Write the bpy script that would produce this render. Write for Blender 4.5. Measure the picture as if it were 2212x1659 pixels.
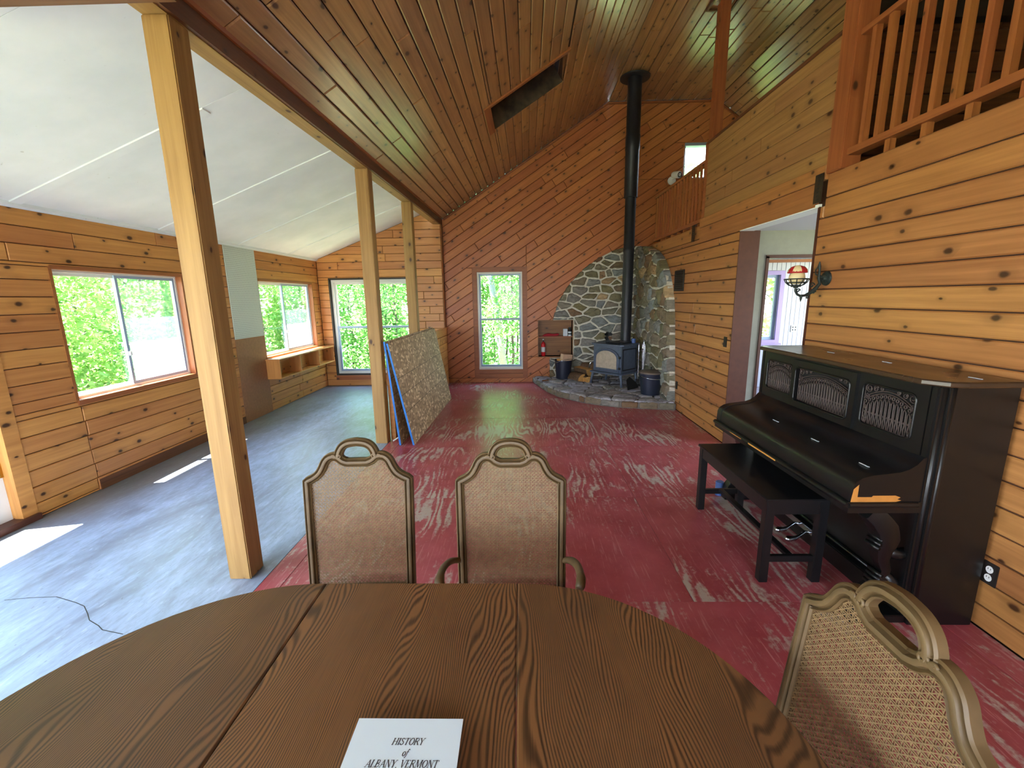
import bpy, bmesh, math, random
from mathutils import Vector, Matrix, noise as mnoise
R = random.Random(11)
sc = bpy.context.scene
col = sc.collection
for o in list(bpy.data.objects): bpy.data.objects.remove(o)

# ------------------------------------------------------------------ camera
W, H, FPX = 2212, 1659, 935.0
def cam_axes(p, ya, r):
    cp, sp, cy, sy = math.cos(p), math.sin(p), math.cos(ya), math.sin(ya)
    f = Vector((sy*cp, cy*cp, -sp)); ri = Vector((cy, -sy, 0)); up = ri.cross(f)
    c, s = math.cos(r), math.sin(r)
    return c*ri+s*up, -s*ri+c*up, f
ri, up, fw = cam_axes(.19659, -.021628, -.01484)
cd = bpy.data.cameras.new('camera'); cam = bpy.data.objects.new('camera', cd); col.objects.link(cam)
m = Matrix.Identity(4)
for i in range(3):
    m[i][0], m[i][1], m[i][2] = ri[i], up[i], -fw[i]
m[2][3] = 1.70
cam.matrix_world = m
cd.sensor_width = 36; cd.lens = FPX/W*36; cd.clip_start = .02; cd.clip_end = 300
sc.camera = cam

# ------------------------------------------------------------------ sky, sun, exposure
sc.view_settings.view_transform = 'Standard'; sc.view_settings.look = 'None'
sc.view_settings.gamma = 1; sc.view_settings.use_curve_mapping = False
sc.view_settings.exposure = 2.85
w = bpy.data.worlds.new('sky'); sc.world = w; w.use_nodes = True
nt = w.node_tree; nt.nodes.clear()
tc = nt.nodes.new('ShaderNodeTexCoord'); sp = nt.nodes.new('ShaderNodeSeparateXYZ')
rp = nt.nodes.new('ShaderNodeValToRGB'); bg = nt.nodes.new('ShaderNodeBackground'); ow = nt.nodes.new('ShaderNodeOutputWorld')
nt.links.new(tc.outputs['Generated'], sp.inputs[0]); nt.links.new(sp.outputs['Z'], rp.inputs[0])
rp.color_ramp.elements[0].position = 0; rp.color_ramp.elements[0].color = (.90, .96, 1, 1)
rp.color_ramp.elements[1].position = .8; rp.color_ramp.elements[1].color = (.40, .62, 1, 1)
nt.links.new(rp.outputs[0], bg.inputs[0]); bg.inputs[1].default_value = 2.6
nt.links.new(bg.outputs[0], ow.inputs[0])
sl = bpy.data.lights.new('sun', 'SUN'); sl.energy = 14; sl.angle = .009; sl.color = (1, .95, .86)
so = bpy.data.objects.new('sun', sl); col.objects.link(so)
so.rotation_euler = Vector((.42, .10, -1)).to_track_quat('-Z', 'Y').to_euler(); so.location = (-6, 0, 12)

def portal(loc, rot, sx, sy):
    l = bpy.data.lights.new('window_portal', 'AREA'); l.shape = 'RECTANGLE'; l.size = sx; l.size_y = sy
    l.cycles.is_portal = True
    o = bpy.data.objects.new('window_portal', l); col.objects.link(o); o.location = loc; o.rotation_euler = rot
HP = math.pi/2
# portals aim into the room (-Z of the lamp)
portal((-4.15, 4.37, 1.42), (0, -HP, 0), 1.2, 1.5)
portal((-4.15, 7.43, 1.42), (0, -HP, 0), 1.2, 1.75)
portal((-2.95, 8.80, 1.16), (-HP, 0, 0), 1.55, 1.9)
portal((-.40, 9.0, 1.24), (-HP, 0, 0), .95, 1.95)
portal((.1, -2.75, 1.6), (HP, 0, 0), 2.2, 1.9)
portal((-2.9, -2.75, 1.3), (HP, 0, 0), 2.0, 2.2)
portal((-4.15, -.25, 1.28), (0, -HP, 0), 2.0, 4.4)

# ------------------------------------------------------------------ materials
def S(r, g, b, a=1):
    f = lambda c: (c/255/12.92) if c/255 <= .04045 else ((c/255+.055)/1.055)**2.4
    return (f(r), f(g), f(b), a)
class NT:
    def __init__(s, name):
        s.m = bpy.data.materials.new(name); s.m.use_nodes = True; s.t = s.m.node_tree
        s.b = s.t.nodes['Principled BSDF']; s.out = s.t.nodes['Material Output']
    def n(s, t, **k):
        x = s.t.nodes.new('ShaderNode'+t)
        for a, v in k.items(): setattr(x, a, v)
        return x
    def l(s, a, b): s.t.links.new(a, b)
    def math(s, op, a, b=None):
        x = s.n('Math', operation=op)
        for i, v in enumerate((a, b)):
            if v is None: continue
            if isinstance(v, (int, float)): x.inputs[i].default_value = v
            else: s.l(v, x.inputs[i])
        return x.outputs[0]
    def ramp(s, fac, *st):
        x = s.n('ValToRGB'); e = x.color_ramp.elements
        while len(e) < len(st): e.new(.5)
        for k, (p, c) in zip(e, st):
            k.position = p; k.color = c if isinstance(c, tuple) else (c, c, c, 1)
        s.l(fac, x.inputs[0]); return x.outputs[0]
    def mix(s, fac, a, b, bt='MIX'):
        x = s.n('Mix', data_type='RGBA', blend_type=bt)
        for i, v in ((0, fac), (6, a), (7, b)):
            if isinstance(v, (int, float)): x.inputs[i].default_value = v
            elif isinstance(v, tuple): x.inputs[i].default_value = v
            else: s.l(v, x.inputs[i])
        return x.outputs[2]
    def mapping(s, vec, scale, loc=(0, 0, 0)):
        x = s.n('Mapping'); x.inputs['Scale'].default_value = scale; x.inputs['Location'].default_value = loc
        s.l(vec, x.inputs[0]); return x.outputs[0]
    def noise(s, vec, scale=1, detail=3, rough=.55, dist=0):
        x = s.n('TexNoise'); x.inputs['Scale'].default_value = scale; x.inputs['Detail'].default_value = detail
        x.inputs['Roughness'].default_value = rough; x.inputs['Distortion'].default_value = dist
        if vec is not None: s.l(vec, x.inputs['Vector'])
        return x.outputs['Fac']
    def bump(s, h, strength=.2, dist=.005):
        x = s.n('Bump'); x.inputs['Strength'].default_value = strength; x.inputs['Distance'].default_value = dist
        s.l(h, x.inputs['Height']); s.l(x.outputs[0], s.b.inputs['Normal'])
    def set(s, **k):
        for a, v in k.items():
            i = s.b.inputs[a.replace('_', ' ')]
            if isinstance(v, (int, float, tuple)): i.default_value = v
            else: s.l(v, i)
        return s.m
    def uvr(s):                                   # uv in metres, shifted for each object
        uv = s.n('UVMap'); oi = s.n('ObjectInfo')
        a = s.math('MULTIPLY', oi.outputs['Random'], 53.7); b = s.math('MULTIPLY', oi.outputs['Random'], 171.3)
        c = s.n('CombineXYZ'); s.l(a, c.inputs[0]); s.l(b, c.inputs[1])
        v = s.n('VectorMath', operation='ADD'); s.l(uv.outputs[0], v.inputs[0]); s.l(c.outputs[0], v.inputs[1])
        return v.outputs[0], oi.outputs['Random']

def plain(name, c, rough=.5, metal=0, var=.0, coat=0, vs=14, bump=0):
    t = NT(name)
    if var or bump:
        tc = t.n('TexCoord'); f = t.noise(tc.outputs['Object'], vs, 4)
    if var:
        d = tuple(x*(1-var) for x in c[:3])+(1,); l = tuple(min(1, x*(1+var)) for x in c[:3])+(1,)
        t.set(Base_Color=t.ramp(f, (.3, d), (.7, l)))
    else: t.set(Base_Color=c)
    if bump: t.bump(f, bump, .003)
    return t.set(Roughness=rough, Metallic=metal, Coat_Weight=coat, Coat_Roughness=.12)

def pine(name, light, dark, knot=S(70, 40, 20), rough=.42, vary=.22, knots=.55, coat=.0, stain=0):
    t = NT(name); uv, rnd = t.uvr()
    g = t.noise(t.mapping(uv, (1.1, 26, 1)), 1, 4, .6, .3)
    big = t.noise(t.mapping(uv, (1.3, 4, 1)), 1, 2)
    c = t.ramp(g, (.32, dark), (.68, light))
    c = t.mix(t.ramp(big, (.35, 0.), (.75, .45)), c, dark)
    vo = t.n('TexVoronoi', voronoi_dimensions='2D'); vo.inputs['Scale'].default_value = 1
    vo.inputs['Randomness'].default_value = .95
    nz = t.n('TexNoise'); nz.inputs['Scale'].default_value = 20; t.l(uv, nz.inputs[0])
    ad = t.n('VectorMath', operation='MULTIPLY_ADD'); t.l(nz.outputs['Color'], ad.inputs[0]); ad.inputs[1].default_value = (.02, .008, 0); t.l(uv, ad.inputs[2])
    t.l(t.mapping(ad.outputs[0], (4.0, 6.5, 1)), vo.inputs['Vector'])
    sx = t.n('SeparateXYZ'); t.l(vo.outputs['Color'], sx.inputs[0])
    on = t.math('LESS_THAN', sx.outputs[0], knots)
    sz = t.math('MULTIPLY_ADD', sx.outputs[1], .9)
    d = t.math('DIVIDE', vo.outputs['Distance'], t.math('ADD', t.math('MULTIPLY', sx.outputs[1], .9), .45))
    core = t.math('MULTIPLY', t.ramp(d, (.055, 1.), (.11, 0.)), on)
    halo = t.math('MULTIPLY', t.ramp(d, (.07, .45), (.3, 0.)), on)
    dk = tuple(x*.55 for x in dark[:3])+(1,)
    c = t.mix(halo, c, dk); c = t.mix(core, c, knot)
    hs = t.n('HueSaturation'); t.l(c, hs.inputs['Color'])
    t.l(t.math('ADD', t.math('MULTIPLY', rnd, vary), 1-vary/2), hs.inputs['Value'])
    t.l(t.math('ADD', t.math('MULTIPLY', rnd, .012), .494), hs.inputs['Hue'])
    t.bump(g, .12, .002)
    t.set(Base_Color=hs.outputs[0], Roughness=rough, Coat_Weight=coat, Coat_Roughness=.2)
    return t.m

def ringwood(name, light, dark, rough=.35, freq=60, warp=16, us=1.3, vs=4.5, vary=.1, coat=.2, pores=True):
    t = NT(name); uv, rnd = t.uvr()
    n1 = t.noise(t.mapping(uv, (us, vs, 1)), 1, 2.5, .5)
    sx = t.n('SeparateXYZ'); t.l(uv, sx.inputs[0])
    ph = t.math('ADD', t.math('MULTIPLY', sx.outputs[1], freq), t.math('MULTIPLY', n1, warp))
    s = t.math('ADD', t.math('MULTIPLY', t.math('SINE', ph), .5), .5)
    fine = t.noise(t.mapping(uv, (6, 260, 1)), 1, 3)
    f = t.math('ADD', t.math('MULTIPLY', s, .55), t.math('MULTIPLY', fine, .45))
    c = t.ramp(f, (.22, dark), (.62, light))
    big = t.noise(t.mapping(uv, (2.2, 3, 1)), 1, 3)
    c = t.mix(t.ramp(big, (.4, 0.), (.75, .5)), c, dark)
    hs = t.n('HueSaturation'); t.l(c, hs.inputs['Color'])
    t.l(t.math('ADD', t.math('MULTIPLY', rnd, vary*2), 1-vary), hs.inputs['Value'])
    t.bump(f, .1, .0012)
    t.set(Base_Color=hs.outputs[0], Roughness=t.ramp(big, (.3, rough), (.8, rough+.18)), Coat_Weight=coat, Coat_Roughness=.25)
    return t.m

M = {}
M['pine_right'] = pine('honey_pine', S(188, 131, 77), S(155, 102, 57), rough=.4, coat=.1)
M['pine_loft'] = pine('olive_pine', S(172, 128, 80), S(142, 102, 60), rough=.5, knots=.4, vary=.12)
M['pine_far'] = pine('red_pine', S(206, 130, 76), S(174, 104, 58), rough=.42, vary=.26, knots=.45)
M['pine_left'] = pine('amber_pine', S(212, 150, 84), S(182, 120, 62), rough=.45)
M['pine_ceiling'] = pine('ceiling_pine', S(188, 142, 92), S(150, 108, 66), rough=.28, vary=.34, coat=.7, knots=.55)
M['pine_post'] = pine('post_pine', S(174, 136, 78), S(142, 104, 54), rough=.6, vary=.06, knots=.32)
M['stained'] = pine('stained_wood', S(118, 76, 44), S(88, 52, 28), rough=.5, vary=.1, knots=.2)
M['trim'] = pine('trim_wood', S(170, 104, 56), S(140, 80, 42), rough=.45, vary=.08, knots=.1)
M['trim_dark'] = plain('dark_trim', S(84, 46, 32), .5, var=.15)
M['backing'] = plain('groove_dark', S(66, 38, 20), .8)
M['plywood'] = pine('niche_plywood', S(150, 100, 54), S(116, 72, 36), rough=.5, knots=.05)
M['hardboard'] = plain('brown_hardboard', S(152, 104, 70), .55, var=.12, vs=30)
M['oak'] = ringwood('dark_oak', S(126, 86, 52), S(66, 44, 27), rough=.36, freq=800, warp=420, us=.7, vs=2.6, coat=.15)
M['oak_edge'] = plain('oak_edge', S(92, 56, 28), .4, var=.15)
M['fruitwood'] = plain('fruitwood', S(92, 72, 45), .5, var=.3, vs=9, coat=.0)
M['fruitwood_groove'] = plain('fruitwood_groove', S(60, 44, 28), .5)
M['cane'] = plain('cane', S(122, 97, 66), .55, var=.2, vs=40)
M['seat_fabric'] = plain('seat_fabric', S(150, 120, 84), .9, var=.15, vs=60)
M['black'] = plain('ebonised_black', S(12, 13, 14), .36, var=.25, vs=6, coat=.12)
M['black_lid'] = ringwood('worn_black_lid', S(62, 44, 28), S(34, 27, 21), rough=.24, freq=30, warp=12, coat=.4)
M['black_dull'] = plain('bench_black', S(20, 20, 22), .4, var=.2, vs=10)
M['fret'] = plain('fretwork_brown', S(66, 54, 50), .55, var=.2)
M['fret_back'] = plain('fret_cloth', S(22, 20, 20), .8)
M['bare_wood'] = plain('bare_veneer', S(204, 138, 62), .6, var=.12)
M['mildew'] = plain('mildewed_wood', S(78, 66, 50), .8, var=.6, vs=7)
M['pale_wood'] = plain('pale_planed_wood', S(206, 172, 144), .7, var=.1)
M['mortar_grey'] = plain('sooty_mortar', S(112, 106, 100), .9, var=.25, vs=30, bump=.8)
M['white'] = plain('white_paint', S(232, 234, 232), .5)
M['paper'] = plain('paper', S(216, 228, 236), .7)
M['ink'] = plain('ink', S(70, 62, 66), .8)
M['brass'] = plain('brass', S(190, 150, 70), .3, 1)
M['chrome'] = plain('chrome', S(200, 205, 212), .18, 1)
M['iron'] = plain('blue_black_iron', S(92, 104, 124), .45, .3, var=.12, vs=20)
M['iron_dark'] = plain('dark_iron', S(38, 40, 44), .5, .3, var=.1)
M['pipe'] = plain('stovepipe_black', S(44, 46, 52), .42, .4, var=.08)
M['stove_glass'] = plain('sooty_glass', S(176, 164, 148), .35, var=.14, vs=20)
M['bucket'] = plain('enamel_bucket', S(42, 48, 66), .35, .3)
M['bucket_lid'] = plain('bucket_lid', S(108, 96, 86), .6, .2, var=.15)
M['red_paint'] = plain('extinguisher_red', S(206, 30, 40), .35)
M['red_cloth'] = plain('red_glove', S(170, 36, 50), .85)
M['blue_can'] = plain('blue_can', S(70, 100, 160), .4)
M['log_bark'] = plain('log_bark', S(96, 74, 54), .9, var=.35, vs=30, bump=.8)
M['log_wood'] = plain('split_wood', S(206, 156, 90), .75, var=.22, vs=24, bump=.3)
M['alu'] = plain('window_white', S(222, 224, 220), .4)
M['alu_blue'] = plain('window_sash_grey', S(150, 170, 196), .4)
M['dark_frame'] = plain('screen_dark', S(40, 36, 32), .6)
M['plaster'] = plain('hall_plaster', S(160, 160, 148), .8, var=.05)
M['hall_white'] = plain('hall_white', S(206, 206, 214), .7)
M['purple'] = plain('lilac_trim', S(172, 150, 210), .5)
M['sconce'] = plain('verdigris_iron', S(52, 62, 60), .55, .5, var=.3, vs=60)
M['ivory'] = plain('ivory_glass', S(226, 208, 160), .4)
M['cap_red'] = plain('red_cap', S(176, 38, 44), .35)
M['steel'] = plain('bracket_steel', S(72, 62, 52), .5, .7, var=.2)
M['vent'] = plain('black_vent', S(36, 30, 26), .5)
M['foam_blue'] = plain('blue_edge_paint', S(40, 122, 205), .6, var=.1)
M['hall_floor'] = plain('hall_floor', S(150, 140, 150), .25, var=.1)

def m_ceiling_white():
    t = NT('white_panel'); uv, rnd = t.uvr()
    a = t.noise(uv, 2.2, 4); b = t.noise(uv, 22, 2)
    c = t.ramp(a, (.3, S(226, 234, 234)), (.7, S(240, 246, 246)))
    c = t.mix(t.ramp(b, (.72, 0.), (.80, .35)), c, S(150, 146, 132))
    return t.set(Base_Color=c, Roughness=.7)
M['panel_white'] = m_ceiling_white()

def m_peg():
    t = NT('pegboard_white'); uv = t.n('UVMap')
    sv = t.n('VectorMath', operation='SCALE'); t.l(uv.outputs[0], sv.inputs[0]); sv.inputs['Scale'].default_value = 1/.0254
    fr = t.n('VectorMath', operation='FRACTION'); t.l(sv.outputs[0], fr.inputs[0])
    sb = t.n('VectorMath', operation='SUBTRACT'); t.l(fr.outputs[0], sb.inputs[0]); sb.inputs[1].default_value = (.5, .5, 0)
    ln = t.n('VectorMath', operation='LENGTH'); t.l(sb.outputs[0], ln.inputs[0])
    hole = t.math('LESS_THAN', ln.outputs['Value'], .15)
    st = t.noise(t.mapping(uv.outputs[0], (9, .7, 1)), 1, 3)
    c = t.mix(t.ramp(st, (.70, 0.), (.76, .5)), S(206, 216, 206), S(150, 130, 96))
    c = t.mix(hole, c, S(40, 40, 36))
    return t.set(Base_Color=c, Roughness=.6)
M['peg'] = m_peg()

def m_red():
    t = NT('worn_red_paint'); uv, rnd = t.uvr()
    n1 = t.noise(t.mapping(uv, (.9, 3.4, 1)), 1, 2.5)
    sx = t.n('SeparateXYZ'); t.l(uv, sx.inputs[0])
    ph = t.math('ADD', t.math('MULTIPLY', sx.outputs[1], 75), t.math('MULTIPLY', n1, 55))
    s = t.math('SINE', ph)
    wear = t.noise(t.mapping(uv, (1.0, 1.3, 1)), 1, 4, .6)
    fine = t.noise(uv, 34, 4, .65)
    scr = t.noise(t.mapping(uv, (5, 46, 1)), 1, 4, .7)
    k = t.math('ADD', t.math('MULTIPLY', s, .11), t.math('ADD', t.math('MULTIPLY', wear, 1.15), t.math('ADD', t.math('MULTIPLY', fine, .5), t.math('MULTIPLY', scr, .35))))
    bare = t.ramp(k, (1.16/2, 0.), (1.27/2, 1.))
    k2 = t.math('MULTIPLY', k, .5); bare = t.ramp(k2, (.53, 0.), (.61, .9))
    red = t.ramp(t.noise(uv, 3.1, 4), (.3, S(150, 60, 68)), (.7, S(180, 88, 98)))
    red = t.mix(t.ramp(fine, (.55, 0.), (.75, .35)), red, S(190, 110, 112))
    sc2 = t.noise(t.mapping(uv, (3.5, 70, 1)), 1, 3, .7, .4)
    red = t.mix(t.ramp(sc2, (.58, 0.), (.66, .55)), red, S(206, 150, 150))
    c = t.mix(bare, red, S(186, 176, 166))
    t.bump(s, .06, .001)
    return t.set(Base_Color=c, Roughness=t.ramp(wear, (.35, .30), (.7, .44)), Coat_Weight=.1, Coat_Roughness=.2)
M['red_floor'] = m_red()

def m_concrete():
    t = NT('trowelled_concrete'); tc = t.n('TexCoord'); v = tc.outputs['Object']
    a = t.noise(t.mapping(v, (2.2, .7, 1)), 1, 6, .65, .8); b = t.noise(t.mapping(v, (9, 3, 1)), 1, 4, .6)
    pit = t.noise(t.mapping(v, (60, 26, 1)), 1, 2); fn_ = t.noise(t.mapping(v, (34, 9, 1)), 1, 4, .65, .3)
    c = t.ramp(a, (.33, S(112, 122, 138)), (.5, S(150, 166, 192)), (.75, S(174, 192, 220)))  # reflected blue of the sky is put into the concrete colours
    c = t.mix(t.ramp(b, (.45, 0.), (.7, .6)), c, S(124, 132, 146))
    c = t.mix(t.ramp(fn_, (.48, 0.), (.72, .5)), c, S(116, 124, 138))
    c = t.mix(t.ramp(fn_, (.28, .35), (.42, 0.)), c, S(206, 220, 240))
    sx = t.n('SeparateXYZ'); t.l(v, sx.inputs[0])
    edge = t.math('ADD', t.math('MULTIPLY', sx.outputs[0], -1), t.math('MULTIPLY', a, 1.2))
    c = t.mix(t.ramp(t.math('MULTIPLY', edge, .2), (.79, 0.), (.9, .75)), c, S(104, 98, 88))
    damp = t.math('ADD', t.math('MULTIPLY', sx.outputs[1], .1), t.math('MULTIPLY', a, .16))
    c = t.mix(t.ramp(damp, (.80, 0.), (.88, .8)), c, S(92, 96, 106))
    c = t.mix(t.ramp(pit, (.68, 0.), (.74, .6)), c, S(96, 98, 104))
    t.bump(b, .12, .004)
    return t.set(Base_Color=c, Roughness=t.ramp(a, (.3, .34), (.7, .5)))
M['concrete'] = m_concrete()

def m_stone():
    t = NT('fieldstone'); tc = t.n('TexCoord'); oi = t.n('ObjectInfo')
    base = t.ramp(oi.outputs['Random'], (0, S(138, 136, 124)), (.2, S(128, 120, 80)), (.38, S(150, 148, 146)), (.52, S(130, 108, 70)), (.68, S(136, 144, 148)), (.82, S(122, 122, 90)), (.93, S(128, 92, 64)), (1, S(214, 186, 140)))
    n = t.noise(t.mapping(tc.outputs['Object'], (9, 9, 22)), 1, 5, .65, .6)
    c = t.mix(t.ramp(n, (.35, 0.), (.7, .65)), base, S(78, 76, 64))
    n2 = t.noise(tc.outputs['Object'], 60, 3)
    c = t.mix(t.ramp(n2, (.6, 0.), (.75, .35)), c, S(170, 164, 146))
    t.bump(n, .7, .012)
    return t.set(Base_Color=c, Roughness=.75)
M['stone'] = m_stone()
def m_flag():
    t = NT('hearth_slate'); tc = t.n('TexCoord'); oi = t.n('ObjectInfo')
    n = t.noise(t.mapping(tc.outputs['Object'], (10, 18, 10)), 1, 5, .65, .8)
    base = t.ramp(oi.outputs['Random'], (0, S(182, 184, 198)), (.5, S(160, 160, 170)), (1, S(176, 170, 166)))
    c = t.mix(t.ramp(n, (.42, 0.), (.62, .7)), base, S(78, 74, 72))
    t.bump(n, .9, .02)
    return t.set(Base_Color=c, Roughness=.6)
M['flag'] = m_flag()
M['mortar'] = plain('mortar', S(206, 204, 190), .9, var=.2, vs=30, bump=.8)

def m_osb():
    t = NT('strand_board'); uv = t.n('UVMap').outputs[0]
    vo = t.n('TexVoronoi', voronoi_dimensions='2D'); vo.inputs['Scale'].default_value = 1
    nz = t.n('TexNoise'); nz.inputs['Scale'].default_value = 7; t.l(uv, nz.inputs[0])
    ad = t.n('VectorMath', operation='MULTIPLY_ADD'); t.l(nz.outputs['Color'], ad.inputs[0]); ad.inputs[1].default_value = (.07, .07, 0); t.l(uv, ad.inputs[2])
    t.l(t.mapping(ad.outputs[0], (26, 38, 1)), vo.inputs['Vector'])
    sx = t.n('SeparateXYZ'); t.l(vo.outputs['Color'], sx.inputs[0])
    c = t.ramp(sx.outputs[0], (0, S(136, 112, 84)), (.5, S(168, 142, 108)), (.8, S(184, 156, 120)), (.93, S(228, 204, 164)))
    sv = t.n('SeparateXYZ'); t.l(uv, sv.inputs[0])
    for z in (.40, .61, .81):
        ln = t.math('LESS_THAN', t.math('ABSOLUTE', t.math('SUBTRACT', sv.outputs[1], z)), .0035)
        c = t.mix(t.math('MULTIPLY', ln, .8), c, S(50, 34, 22))
    return t.set(Base_Color=c, Roughness=.7)
M['osb'] = m_osb()

def m_glass(name, fog=0, fogz=None):
    t = NT(name); tr = t.n('BsdfTransparent'); gl = t.n('BsdfGlossy'); gl.inputs['Roughness'].default_value = .02
    fr = t.n('LayerWeight'); fr.inputs[0].default_value = .25
    mx = t.n('MixShader'); t.l(t.math('MULTIPLY', fr.outputs['Fresnel'], .35), mx.inputs[0]); t.l(tr.outputs[0], mx.inputs[1]); t.l(gl.outputs[0], mx.inputs[2])
    o = mx.outputs[0]
    if fog:
        ts = t.n('BsdfTranslucent'); ts.inputs[0].default_value = (.92, .96, 1, 1)
        uv = t.n('UVMap').outputs[0]; sx = t.n('SeparateXYZ'); t.l(uv, sx.inputs[0])
        mask = t.math('MULTIPLY', t.math('LESS_THAN', sx.outputs[1], fogz), t.ramp(t.noise(uv, 3, 3), (.3, fog*.7), (.7, fog)))
        mask = t.math('ADD', mask, .02)
        m2 = t.n('MixShader'); t.l(mask, m2.inputs[0]); t.l(o, m2.inputs[1]); t.l(ts.outputs[0], m2.inputs[2]); o = m2.outputs[0]
    t.l(o, t.out.inputs[0]); return t.m
M['glass'] = m_glass('clear_pane')
M['glass_fog'] = m_glass('clouded_pane', .10, 1.55)

def m_leaf(name, a, b, c2):
    t = NT(name); oi = t.n('ObjectInfo'); g = t.n('NewGeometry')
    r = t.n('TexWhiteNoise', noise_dimensions='3D'); tc = t.n('TexCoord'); t.l(t.mapping(tc.outputs['Object'], (3, 3, 3)), r.inputs[0])
    n = t.noise(tc.outputs['Object'], 1.7, 3)
    c = t.ramp(n, (.3, a), (.55, b), (.75, c2))
    df = t.n('BsdfDiffuse'); ts = t.n('BsdfTranslucent'); t.l(c, df.inputs[0]); t.l(c, ts.inputs[0])
    mx = t.n('MixShader'); mx.inputs[0].default_value = .5; t.l(df.outputs[0], mx.inputs[1]); t.l(ts.outputs[0], mx.inputs[2])
    t.l(mx.outputs[0], t.out.inputs[0]); return t.m
M['leaf'] = m_leaf('leaves', S(80, 134, 66), S(116, 166, 92), S(164, 200, 124))
M['leaf2'] = m_leaf('yellow_leaves', S(108, 150, 78), S(150, 182, 104), S(196, 208, 136))
M['trunk'] = plain('grey_bark', S(96, 92, 84), .9, var=.3, vs=8, bump=.6)
def m_birch():
    t = NT('birch_bark'); tc = t.n('TexCoord')
    n = t.noise(t.mapping(tc.outputs['Object'], (5, 5, 14)), 1, 3, .6, .4)
    return t.set(Base_Color=t.ramp(n, (.33, S(70, 66, 66)), (.42, S(150, 152, 160))), Roughness=.8)
M['birch'] = m_birch()
M['grass'] = plain('woodland_floor', S(126, 126, 92), .95, var=.3, vs=2)
M['roof'] = plain('roof_felt', S(70, 70, 72), .9)

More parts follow.
